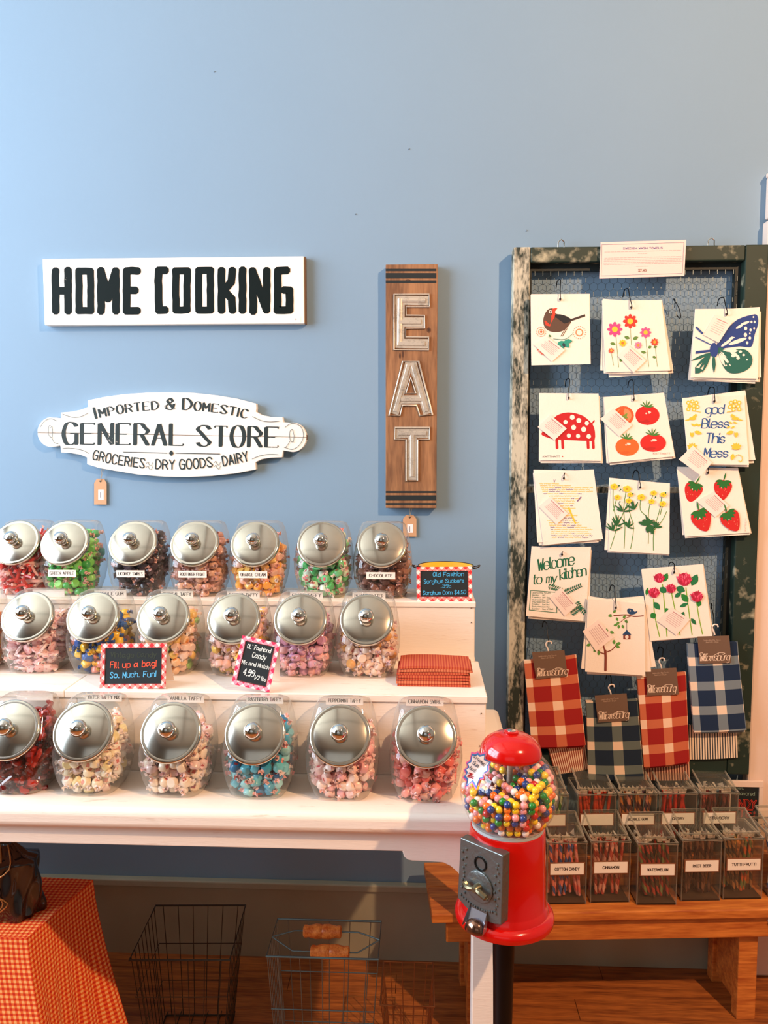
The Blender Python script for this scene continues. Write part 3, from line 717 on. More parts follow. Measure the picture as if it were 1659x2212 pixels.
fp('rebate_strip',FX0+PW,FX1-RW,-.034,-.014,FZ1-.06,FZ1-.042,m=dk,bev=0); fp('rebate_strip',FX1-RW-.016,FX1-RW,-.034,-.014,FZ0+.05,FZ1-.06,m=dk,bev=0); fp('rebate_strip',FX0+PW,FX0+PW+.008,-.034,-.014,FZ0+.05,FZ1-.06,m=dk,bev=0)
wire=mat('galvanised_wire',(92,104,108),.45,.7)
q=MB(); a=.0125; X0,X1,Z0,Z1=FX0+PW+.006,FX1-RW-.01,FZ0+.05,FZ1-.05; hw=a*math.sqrt(3)/2; r=0; zz=Z0
while zz<Z1-a*1.2:
    x=X0+(hw if r%2 else 0)
    while x<X1-hw:
        yy=-.034+.002*math.sin(x*21+zz*9)
        P=[(x-hw,yy,zz+a*.5),(x,yy,zz),(x+hw,yy,zz+a*.5)]
        q.tube(P,.0005,3,wire); q.tube([(x+hw,yy,zz+a*.5),(x+hw,yy+.0006,zz+a*1.5)],.0008,3,wire)
        x+=2*hw
    zz+=1.5*a; r+=1
loc2(tag(q.build('chicken_wire',fr),kind='stuff'))
for px in (1212,1536):
    p_=W(px,529,-.03); q=MB(); x,y,z=p_; z=FZ1
    q.tube([(x-.009,y,z-.004),(x-.008,y,z+.020),(x,y-.001,z+.026),(x+.008,y,z+.020),(x+.009,y,z-.004)],.0018,6,chromeb); q.box(x-.012,x+.012,y-.002,y+.002,z,z+.005,chromeb)
    loc2(q.build('hanger_bracket',fr,smooth=True))
# price notice clipped to the frame
cn=crop(1280,510,7.541,-.074)
no=empty('paper_notice',cn(820,370),'white printed price notice taped over the top rail of the frame','notice')
P=[cn(132,98),cn(1525,60),cn(1495,650),(cn(110,692))]
q=MB(); q.add(P+[(p[0],p[1]+.0006,p[2]) for p in P],[(0,1,2,3),(7,6,5,4),(0,4,5,1),(1,5,6,2),(2,6,7,3),(3,7,4,0)],mat('notice_paper',(244,214,206),.7)); loc2(q.build('paper',no))
c=Canvas(crop(1280,510,7.541,-.0745)); LV=(150,140,176)
for w_,ps in ((5,[(150,140),(1488,102),(1462,606),(140,648),(150,140)]),): c.stroke(ps,w_,(124,116,140))
c.text('SWEDISH WASH TOWELS',818,214,34,(120,112,156),sw=.2,width=640,align='c',rot=.014,k=2)
for yy,xa,xb in ((252,195,1445),(277,740,885),(350,195,1445),(378,190,1445),(404,185,1445),(430,180,1450),(456,185,1440),(484,710,915)):
    x=xa
    while x<xb:
        w_=random.uniform(18,60); c.stroke([(x,yy-(x-xa)*.022+8),(min(x+w_,xb),yy-(x-xa+w_)*.022+8)],8,(222,180,176),joins=False,newlayer=False); x+=w_+12
c.text('$7.49',810,578,36,(120,80,70),sw=.18,width=128,align='c',k=2)
loc2(c.build('printing',no))

# ================= dishcloths =================
clothm=mat('dishcloth_white',(250,236,220),.85,bump=.25,bscale=220)
cardw=mat('tag_white_card',(250,228,216),.7)
blackwire=mat('black_hook_wire',(16,18,20),.4,.6)
O1=(1080,500,2.865);O2=(1080,1000,2.865)
def curlf(z0,z1,amt):
    return lambda z:(amt*max(0,(z1-z)/(z1-z0))**2)
def cloth(quad,O,y,label,group,name='dishcloth',curl=.006,th=.0016,m=None,bow=0):
    cf=crop(*O,y); P=[cf(*p) for p in quad]  # TL TR BR BL
    zt=max(P[0][2],P[1][2]);zb=min(P[2][2],P[3][2]); n=6; vs=[];fs=[];uv=[]
    cu=lambda z,u:curl*((zt-z)/(zt-zb))**2+bow*math.sin(u*math.pi)
    for s_ in (0,1):
        for j in range(n+1):
            for i in range(n+1):
                u,v=i/n,j/n
                p=[(P[0][k]*(1-u)+P[1][k]*u)*(1-v)+(P[3][k]*(1-u)+P[2][k]*u)*v for k in range(3)]
                vs.append((p[0],y-cu(p[2],u)+s_*th,p[2])); uv.append((u,1-v))
    m_=n+1; S_=m_*m_
    for j in range(n):
        for i in range(n):
            a=j*m_+i; fs.append((a,a+m_,a+m_+1,a+1)); fs.append((a+S_,a+1+S_,a+m_+1+S_,a+m_+S_))
    ed=[i for i in range(m_)]+[m_*k+n for k in range(1,m_)]+[m_*n+i for i in range(n-1,-1,-1)]+[m_*k for k in range(n-1,0,-1)]
    for a,b in zip(ed,ed[1:]+ed[:1]): fs.append((a,b,b+S_,a+S_))
    o=MB().add(vs,fs,m or clothm,uv=uv).build(name,smooth=True,angle=50)
    if label: tag(o,label,'cloth',group)
    def surf(px,py,l=0):
        w=W(O[0]+px/O[2],O[1]+py/O[2],y); return (w[0],y-cu(w[2],.5 if bow else 0)-.0003-l,w[2])
    return o,surf
def rot_quad(q,ang,dx=0,dy=0,hole=None):
    cx,cy=hole; c_,s_=math.cos(ang),math.sin(ang)
    return [(cx+(x-cx)*c_-(y-cy)*s_+dx,cy+(x-cx)*s_+(y-cy)*c_+dy) for x,y in q]
def hook(O,top,hole,y,label,k=1):
    cf=crop(*O,y); a=cf(*top); b_=cf(*hole)
    q=MB(); L=a[2]-b_[2]; s=k
    P=[(a[0]-.004*s,y+.040,a[2]-.020),(a[0]-.003*s,y+.032,a[2]-.004),(a[0],y+.022,a[2]),(a[0]+.003*s,y+.010,a[2]-.004),((a[0]+b_[0])/2,y-.002,(a[2]+b_[2])/2),(b_[0]-.001,y-.010,b_[2]+.006),(b_[0],y-.008,b_[2]-.001),(b_[0]+.001,y+.004,b_[2]-.003),(b_[0]+.003*s,y+.012,b_[2]+.008)]
    q.tube(catmull(P,4),.0013,8,blackwire); o=q.build('wire_hook',smooth=True); return tag(o,label,'hook','black wire hooks on the chicken wire')
PUR=(206,180,178)
def tagcard(parent,surf,quad,lines=7,l=.003):
    P=[surf(x,y,l) for x,y in quad]; q=MB(); q.add(P+[(p[0],p[1]+.0005,p[2]) for p in P],[(0,1,2,3),(7,6,5,4),(0,4,5,1),(1,5,6,2),(2,6,7,3),(3,7,4,0)],cardw)
    o=q.build('tag_card',parent); c=Canvas(lambda x,y,k:surf(x,y,l+.0003+k))
    A,B,Cc,D=quad
    for i in range(lines):
        t=.14+.66*i/lines; mg=.14+random.uniform(0,.1)
        a=(A[0]+(D[0]-A[0])*t,A[1]+(D[1]-A[1])*t); b_=(B[0]+(Cc[0]-B[0])*t,B[1]+(Cc[1]-B[1])*t)
        c.stroke([(a[0]+(b_[0]-a[0])*mg,a[1]+(b_[1]-a[1])*mg),(a[0]+(b_[0]-a[0])*(1-mg),a[1]+(b_[1]-a[1])*(1-mg))],3 if i else 5,(212,176,172) if i else (196,140,140),joins=False)
    o2=c.build('small_print',o)
def stack(quad,O,hole,top,desc,extra=((-.02,2,5),(.02,4,9),(.0,-3,13)),y=-.088,tagq=None,art=None,hooklab=True,deep=()):
    for i,(an,dx,dy) in enumerate(extra):
        cloth(rot_quad(quad,an,dx,dy,hole),O,y+.0028*(i+1)+.001,f'white dishcloth edge, {("second","third","fourth","fifth","sixth")[i]} from the front behind {desc}','dishcloths behind printed ones')
    o,sf=cloth(quad,O,y,f'white dishcloth printed with {desc}','printed dishcloths')
    if art:
        c=Canvas(sf); art(c); c.ell(hole[0],hole[1],7,7,(40,34,32)); c.build('print',o)
    if tagq: tagcard(o,sf,tagq)
    hook(O,top,hole,y,f'black wire hook holding the {desc} dishcloths')
    return o,sf
RED=(206,40,28);GRN=(30,120,60)
def art_bird(c):
    c.poly(catmull([(268,540),(276,592),(312,620),(370,622),(412,598),(442,550),(400,524),(345,508),(335,478),(295,484),(268,540)],3),(92,66,50))
    c.poly([(348,474),(322,478),(326,500),(318,522),(298,545),(274,556),(284,582),(308,588),(332,562),(344,530),(340,496),(355,476)],(218,62,36))
    c.poly(catmull([(340,515),(395,518),(442,548),(400,570),(355,555),(340,515)],3),(24,26,30)); c.poly([(432,545),(525,512),(528,526),(440,556)],(60,46,40))
    c.ell(312,497,10,10,(244,226,212));c.ell(313,497,6,6,(40,34,34))
    for x in (404,414): c.stroke([(x,602),(x-28,648)],4,(92,66,50))
    for cx,cy,R in ((490,626,24),(254,622,18)):
        c.ell(cx,cy,R,R,(226,140,92));c.ell(cx,cy,R*.7,R*.7,(250,232,216));c.ell(cx,cy,R*.45,R*.45,(218,104,70))
        for k in range(18): a=k*math.pi/9; c.ell(cx+math.cos(a)*R*1.6,cy+math.sin(a)*R*1.6,2.6,2.6,(216,120,84))
    c.stroke(catmull([(330,665),(400,668),(450,632)]),3,(60,130,110)); 
    for a in (0,.9,1.8,2.6): c.leaf(395,680,52,14,a,(36,150,128))
    c.leaf(388,690,30,10,1.2,(36,60,70)); c.leaf(300,640,20,6,.8,(70,120,60))
    for k in range(7): c.ell(232+k*8,742+k*5-(k-3)**2,4,5,(206,90,60))
def flower(c,x,y,r,col,mid,n=8):
    for k in range(n): c.ell(x+math.cos(k*2*math.pi/n)*r*.62,y+math.sin(k*2*math.pi/n)*r*.62,r*.42,r*.26,col,rot=k*2*math.pi/n,n=8)
    c.ell(x,y,r*.4,r*.4,mid)
def art_flowers(c):
    LG=(96,136,60)
    for x0,y0,x1,y1 in ((716,640,732,842),(805,590,812,705),(900,655,918,838),(958,705,970,838),(688,755,700,830)): c.stroke([(x0,y0),(x1,y1)],2.5,(120,150,80),joins=False)
    for x,y,L,w_,a in ((680,692,36,10,.2),(768,652,36,11,.3),(820,668,38,11,-.4),(915,722,24,9,-.5),(870,745,34,9,.2),(940,775,26,8,.3),(735,795,22,10,.2),(948,720,24,8,-.4)): c.leaf(x,y,L,w_,a,LG)
    flower(c,710,606,46,(228,70,132),(246,200,50)); flower(c,805,556,44,(214,52,40),(246,200,60)); flower(c,900,626,34,(226,84,140),(246,190,50)); flower(c,955,685,24,(216,70,44),(240,160,50)); flower(c,853,705,22,(236,130,160),(246,150,60)); flower(c,757,692,22,(246,196,40),(226,120,50)); flower(c,686,738,17,(224,90,60),(240,180,70))
def art_butterfly(c):
    NB=(26,60,130);GR=(16,96,84)
    c.poly(catmull([(1345,690),(1400,610),(1470,545),(1560,515),(1592,520),(1598,570),(1575,640),(1562,700),(1540,718),(1480,712),(1400,722),(1345,728),(1345,690)],3),NB)
    for x,y,rx,ry,a in ((1455,640,55,11,-.7),(1470,680,60,12,-.35),(1400,690,40,9,-.6),(1515,568,30,8,-.35),(1480,590,24,8,-.5)): c.ell(x,y,rx,ry,(250,234,220),rot=a)
    for x,y,r in ((1520,600,12),(1550,610,9),(1518,640,13),(1545,660,10),(1528,690,10),(1575,560,8),(1572,600,7),(1580,640,5),(1556,560,8),(1568,530,6),(1545,632,6)): c.ell(x,y,r*.8,r,(250,234,220))
    c.poly(catmull([(1345,722),(1420,735),(1500,728),(1540,750),(1560,790),(1545,840),(1500,870),(1450,880),(1405,870),(1370,820),(1345,722)],3),GR)
    for k,(x,y,L,a) in enumerate(((1360,740,110,.25),(1362,745,120,.6),(1358,750,110,.9),(1352,755,90,1.15),(1420,745,70,.5),(1375,735,100,.05))): c.leaf(x,y,L,10,a,(250,234,220))
    for x,y,r in ((1450,740,12),(1485,745,10),(1505,765,9),(1440,770,12),(1470,785,11),(1525,795,6),(1395,830,6)): c.ell(x,y,r,r*.8,(250,234,220))
    c.poly([(1208,745),(1215,740),(1300,732),(1300,745),(1208,758)],NB)
    c.poly([(1203,880),(1203,840),(1235,850),(1255,860),(1230,878)],GR)
    for a in (2.4,2.2,2.0,2.75): c.leaf(1305,750,140,9,a,GR)
    c.stroke([(1215,595),(1250,630)],12,(40,70,140)); c.stroke([(1210,655),(1300,700)],7,(60,90,150))
    c.ell(1322,735,26,46,NB);c.leaf(1320,760,118,11,math.pi/2,GR)
    c.stroke(catmull([(1330,690),(1335,640),(1370,600)]),3,NB)
def art_pig(c):
    R_=(196,20,26)
    c.poly(catmull([(262,1262),(262,1240),(310,1190),(350,1140),(420,1120),(500,1135),(550,1170),(582,1215),(584,1290),(540,1296),(400,1290),(330,1286),(262,1262)],3),R_)
    for x,y in ((350,1280),(385,1280),(542,1280),(574,1280)): c.stroke([(x,y),(x+2,1338)],17,R_)
    c.stroke(catmull([(560,1190),(572,1185),(582,1172)]),9,R_)
    for x,y,r in ((447,1150,15),(487,1170,15),(405,1180,13),(537,1187,13),(455,1213,15),(517,1225,16),(425,1264,13),(482,1266,13),(548,1268,14),(375,1215,11)): c.ell(x,y,r,r*1.05,(252,238,224))
    c.text('KATTINATT',264,1397,9,(90,70,66),sw=.16,width=105,k=2); c.ell(385,1392,4,4,(200,40,30))
def tomato(c,x,y,rx,ry,col,hl=True,stem=True):
    c.ell(x,y,rx,ry,col,n=20); c.ell(x-rx*.3,y+ry*.62,rx*.5,ry*.2,tuple(int(v*.9) for v in col))
    if hl: c.ell(x+rx*.08,y-ry*.3,rx*.22,ry*.14,(250,214,196)); c.ell(x-rx*.1,y-ry*.2,rx*.08,ry*.08,(250,214,196))
    if stem:
        for a in (-2.7,-2.2,-1.6,-1.1,-.5,-.15): c.leaf(x-4,y-ry*.82,rx*.62,4,a,(60,130,50))
def art_tomato(c):
    c.ell(764,1140,64,60,(232,90,40),n=20);c.ell(764,1140,50,46,(240,140,90));c.ell(760,1150,30,36,(232,90,50)); c.leaf(760,1160,46,10,-.9,(120,150,60)); c.leaf(755,1140,40,9,.4,(120,150,60))
    tomato(c,912,1138,75,60,(206,26,24)); tomato(c,785,1332,73,56,(232,102,34)); tomato(c,945,1308,80,55,(210,30,26))
    c.text('KATTINATT',945,1378,9,(190,130,120),sw=.16,width=105,k=2)
def art_bless(c):
    BL=(38,90,150);YL=(238,196,60)
    for t,x,y,h,w_ in (('God',1272,1128,58,110),('Bless',1246,1216,58,166),('This',1270,1310,62,116),('Mess',1258,1398,58,146)):
        t=t.replace('G','g') if t=='God' else t
        c.text(t,x,y,h,BL,sw=.16,width=w_,slant=.15,thin=.55,gap=.14,k=4)
    for sx in (0,1):
        m=(lambda v:v) if not sx else (lambda v:2*1326-v-8)
        for x,y in ((1165,1060),(1190,1052),(1215,1060),(1172,1082),(1198,1080),(1222,1085),(1200,1102),(1165,1100)): c.ell(m(x),y,13,13,YL); c.ell(m(x),y,6,6,(252,238,220))
        c.stroke([(m(1190),1110),(m(1240),1118)],4,YL)
        c.poly([(m(1140),1168),(m(1165),1172),(m(1190),1152),(m(1215),1150),(m(1218),1132),(m(1208),1130),(m(1170),1160)],YL); c.ell(m(1190),1158,22,10,YL)
        for k in range(4): c.leaf(m(1180+k*14),1190+(k%2)*16,26,6,(-.5 if k%2 else .5)+(math.pi if sx else 0),YL)
        c.leaf(m(1200),1238,50,12,.3 if not sx else math.pi-.3,YL)
        for k in (-1,0,1): c.leaf(m(1186),1275,34,6,-math.pi/2+k*.3,YL)
        for k in range(5): c.leaf(m(1186),1345,40,7,-math.pi/2+(k-2)*.45,YL)
        c.ell(m(1188),1342,26,9,YL); 
    c.leaf(1430,1415,42,12,-1.4,YL); c.stroke(catmull([(1440,1400),(1470,1380),(1495,1400),(1485,1425),(1470,1415)]),4,YL)
def art_map(c):
    rows=[(128,245,350),(140,248,440),(152,252,570),(164,258,560),(176,262,545),(190,268,520),(205,300,500),(220,330,485),(235,350,470),(250,360,468),(265,370,462),(280,300,460),(295,290,455),(310,285,440),(325,400,460),(340,395,462),(355,290,468),(370,300,482),(385,305,505),(398,310,520),(411,312,540),(424,314,550),(437,315,560),(449,316,562),(460,318,560)]
    for y,a,b_ in rows:
        x=a
        while x<b_-12:
            w_=random.uniform(16,46); col=random.choice([(244,200,50),(246,206,70),(242,190,50),(90,56,120)]) if y>130 else (244,200,50)
            n=max(2,int(w_/5)); P=[(x+w_*i/n,y+(4 if i%2 else -4)*random.uniform(.5,1)) for i in range(n+1)]
            c.stroke(P,2.6,col,joins=False,newlayer=False); x+=w_+5
    c.stroke([(332,104),(336,120),(342,104)],2.5,(120,80,130)); c.stroke([(425,280),(465,372)],10,(244,200,50)); c.stroke([(480,235),(500,212)],8,(130,100,140))
def art_butter(c):
    G2=(60,138,56);G3=(30,96,48)
    for P in ([(700,165),(700,250),(712,320),(720,400),(680,530)],[(780,175),(765,280),(772,400),(765,528)],[(800,210),(800,300),(825,400),(805,530)],[(870,225),(868,290),(905,330)],[(945,200),(920,290),(918,400),(915,500)],[(1000,210),(985,300),(950,420),(946,540)],[(1005,260),(990,320)],[(720,225),(700,300)],[(790,245),(740,360)],[(1030,300),(1000,360),(930,440)]): c.stroke(catmull(P),4,G2,joins=False)
    for x,y in ((720,390),(790,400),(915,380),(700,420),(960,400),(830,290),(760,300)):
        for k in range(8): c.leaf(x,y,random.uniform(34,72),5,random.uniform(-2.9,.2),G3)
    for k in range(9): c.leaf(910,385,random.uniform(40,70),12,random.uniform(-3,2.4),G3)
    for x,y,r in ((704,146,24),(725,212,20),(784,160,26),(804,196,18),(794,234,20),(872,212,25),(948,186,20),(936,238,20),(1008,196,20),(1004,252,22)):
        for k in range(5): c.ell(x+math.cos(k*1.257)*r*.5,y+math.sin(k*1.257)*r*.4,r*.55,r*.42,(242,208,50),n=8)
        c.ell(x,y,r*.3,r*.25,(206,160,30))
    for x,y in ((735,140),(745,165),(820,190),(740,240),(960,210),(1022,185)): c.ell(x,y,5,5,G3)
def berry(c,x,y,s,ang,leaf=True):
    ca,sa=math.cos(ang),math.sin(ang)
    P=catmull([(-40,-34),(0,-46),(42,-32),(46,0),(22,48),(0,62),(-26,44),(-48,0),(-40,-34)],3)
    f=lambda u,v:(x+(u*ca-v*sa)*s,y+(u*sa+v*ca)*s)
    c.poly([f(u,v) for u,v in P],(204,26,26))
    for k in range(16):
        u,v=random.uniform(-32,32),random.uniform(-26,40); c.ell(*f(u,v),2.2*s,3*s,(232,110,90))
    c.ell(*f(-6,-16),9*s,13*s,(250,224,210)); c.ell(*f(-6,-16),4*s,6*s,(204,26,26))
    if leaf:
        for k in range(7): c.leaf(*f(0,-40),44*s,9*s,ang+k*.5+.05,(30,110,40)); 
        c.leaf(*f(0,-40),50*s,4*s,ang-1.4,(40,120,50))
def art_straw(c):
    berry(c,1195,172,1.15,.35); berry(c,1378,158,1.15,.1); berry(c,1245,345,1.3,-.35); berry(c,1425,350,1.25,-.5)
    c.text('KATTINATT',1515,420,7,(200,150,120),sw=.2,width=80,rot=math.pi/2-.1,k=2)
def art_welcome(c):
    GG=(18,104,72)
    c.text('Welcome',236,668,72,GG,sw=.13,width=226,rot=.17,slant=.22,thin=.5,gap=.12,k=4)
    c.text('to my',204,750,58,GG,sw=.14,width=146,rot=.08,slant=.2,thin=.5,gap=.12,k=4)
    c.text('kitchen',372,724,66,GG,sw=.13,width=164,rot=.17,slant=.2,thin=.5,gap=.1,k=4)
    c.stroke([(190,788),(352,800),(350,925),(180,908),(190,788)],4,(60,120,90))
    for i,t in enumerate(('Operating Hours','Monday','Tuesday','Wednesday','Thursday','Friday','Saturday','Sunday')):
        c.text(t,198,806+i*14,8,(70,120,96),sw=.16,width=len(t)*7.5,k=2)
        if i: c.text(('','Off','Off Sick','Day Off','Eat Out','Eat Out','Eat Out','Day of Rest')[i],262,808+i*14,8,(70,120,96),sw=.16,width=len(('','Off','Off Sick','Day Off','Eat Out','Eat Out','Eat Out','Day of Rest')[i])*6,k=2)
    for x,y,a,n_ in ((300,760,.3,7),(400,800,-.42,9),(470,860,.9,7),(440,930,-.6,6)):
        for k in range(n_):
            t=k*13; px_,py_=x+t*math.cos(a),y+t*math.sin(a)
            for sg in (1,-1): c.leaf(px_,py_,24-k,4,a+sg*1.0,GG)
def art_house(c):
    BR=(132,58,40);G4=(90,150,60);NV=(30,70,110)
    c.stroke(catmull([(705,945),(780,940),(830,950),(886,946)]),7,BR); c.stroke(catmull([(810,948),(770,965),(745,985)]),4,BR)
    for x,y,a in ((690,935,2.4),(695,950,3.4),(700,928,-.8),(720,955,1.2),(740,985,2.6),(735,1000,1.6),(755,1000,1.2),(770,975,.5),(760,962,-.8),(728,1000,3.0)): c.leaf(x,y,26,8,a,G4)
    c.poly(catmull([(786,915),(795,900),(820,905),(832,920),(850,916),(842,930),(820,938),(798,934),(786,915)],3),NV); c.ell(806,915,4,4,(240,220,200))
    c.stroke([(784,968),(784,1040)],2,(60,60,60)); c.rect(762,1060,806,1090,BR); c.poly([(756,1062),(784,1032),(812,1062)],NV); c.ell(784,1076,11,12,(246,226,210))
    c.stroke([(650,1278),(652,1200),(650,1160)],15,BR); c.stroke(catmull([(650,1165),(640,1130),(650,1090)]),8,BR); c.stroke(catmull([(652,1170),(690,1155),(715,1130)]),6,BR); c.stroke(catmull([(648,1180),(620,1170),(600,1150)]),6,BR)
    for x,y,a in ((715,1130,-.8),(715,1130,.4),(705,1120,-1.6),(720,1118,-.2),(600,1150,2.6),(600,1150,3.4),(610,1160,1.6),(660,1050,-1.6),(665,1070,.2),(560,1120,2.8),(680,1040,.5),(655,1040,-2.4)): c.leaf(x,y,28,9,a,G4)
def art_clover(c):
    G5=(130,180,50);G6=(20,110,60)
    for P in ([(950,840),(955,940),(985,1075)],[(1005,750),(1015,860),(1030,1072)],[(1060,800),(1080,900),(1112,1065)],[(1150,770),(1165,900),(1185,1062)],[(1215,860),(1230,960),(1250,1058)]): c.stroke(catmull(P),6,G5,joins=False)
    for x,y,L,w_,a in ((1010,735,60,18,-1.1),(1185,760,80,24,-1.1),(990,770,50,20,.7),(1090,770,60,22,.4),(1165,860,66,20,-2.3),(950,860,60,18,.9),(930,955,40,20,-.6),(1120,960,44,14,-1.2),(1110,890,60,12,-.4),(1235,850,40,16,1.8),(1180,960,50,12,.9),(905,820,50,10,-1.4),(1080,830,50,14,-.6),(1040,900,30,14,2.4)): c.leaf(x,y,L,w_,a,random.choice([G6,(30,130,50),(24,120,70)]))
    for x,y,r in ((985,712,36),(1140,720,50),(952,802,38),(1056,776,34),(1215,825,42)):
        c.ell(x,y,r*.85,r*.8,(196,30,70))
        for k in range(26):
            a=k*2.4; d=r*.75*math.sqrt(k/26); c.leaf(x+math.cos(a)*d,y+math.sin(a)*d*.9+r*.2,r*.55,r*.10,-math.pi/2+math.cos(a)*.6,random.choice([(206,34,76),(222,56,96),(180,24,60),(236,96,130)]))
bird=stack([(190,392),(553,388),(558,822),(193,830)],O1,(372,420),(372,290),'a red breasted bird',extra=((.004,3,-3),),tagq=[(285,650),(400,735),(318,808),(205,700)],art=art_bird)
fl_=stack([(632,428),(997,425),(1050,862),(652,872)],O1,(811,470),(793,345),'pink and red daisies',extra=((.03,0,12),(-.03,8,4),(.085,0,4),(-.045,2,26)),tagq=[(790,705),(900,800),(822,875),(725,770)],art=art_flowers)
stack([(1208,480),(1608,476),(1590,912),(1176,905)],O1,(1400,512),(1387,400),'a blue and green butterfly',extra=((-.05,3,2),(.01,4,16),(.04,0,24),(-.01,10,22)),tagq=[(1330,515),(1435,560),(1350,690),(1255,640)],art=art_butterfly)
stack([(243,1000),(610,1003),(625,1420),(240,1415)],O1,(425,1030),(429,908),'a red spotted pig',extra=((.008,2,10),(-.01,6,16)),tagq=[(310,1135),(412,1220),(335,1292),(232,1210)],art=art_pig)
stack([(642,1025),(1015,998),(1078,1392),(672,1430)],O1,(826,1040),(823,915),'red and orange tomatoes',extra=((.03,-4,8),(-.01,2,14),(.01,-3,10)),tagq=[(700,1095),(815,1200),(735,1268),(618,1160)],art=art_tomato)
stack([(1127,1030),(1512,1012),(1536,1445),(1165,1440)],O1,(1324,1052),(1327,960),'the words God Bless This Mess',extra=((-.08,10,-14),(.01,2,10),(-.07,4,4)),tagq=[(1190,1325),(1305,1430),(1235,1510),(1100,1410)],art=art_bless,y=-.100)
stack([(210,62),(580,40),(635,470),(268,508)],O2,(395,95),(402,38),'yellow and purple map writing',extra=((.08,-6,-6),(.05,-8,8),(.02,-2,8)),tagq=[(310,208),(418,312),(348,380),(238,268)],art=art_map)
stack([(690,100),(1052,126),(1045,563),(668,545)],O2,(866,150),(855,48),'yellow buttercups on green stems',extra=((.025,-14,-4),(.0,-6,8)),art=art_butter)
stack([(1095,36),(1472,28),(1545,430),(1142,455)],O2,(1285,60),(1290,10),'four red strawberries',extra=((.01,4,10),(.045,2,-4),(-.01,4,6)),tagq=[(1320,175),(1412,265),(1328,335),(1212,235)],art=art_straw,y=-.084)
stack([(196,516),(562,530),(527,978),(160,944)],O2,(383,566),(390,535),'the words Welcome to my kitchen',extra=((-.05,4,-2),(-.02,6,12)),tagq=[(375,768),(475,880),(398,944),(305,830)],art=art_welcome,y=-.080)
stack([(875,662),(1255,628),(1310,1070),(927,1098)],O2,(1074,676),(1079,622),'pink clover heads',extra=((.01,3,-4),(-.01,6,3)),tagq=[(1055,890),(1172,965),(1085,1062),(968,975)],art=art_clover,y=-.090)
stack([(545,840),(895,872),(895,1312),(525,1288)],O2,(716,895),(708,765),'a bird house hanging from a branch',extra=((.06,-2,-6),(-.09,0,-6),(-.17,0,-18),(-.02,4,12)),tagq=[(605,968),(698,1080),(592,1165),(510,1040)],art=art_house,y=-.100)
hook(O1,(1095,410),(1112,530),-.07,'empty black wire hook between the daisy and butterfly bundles',-1.6)
hook(O2,(1326,880),(1318,1035),-.07,'empty dark wire hook right of the clover bundle',-1.4)

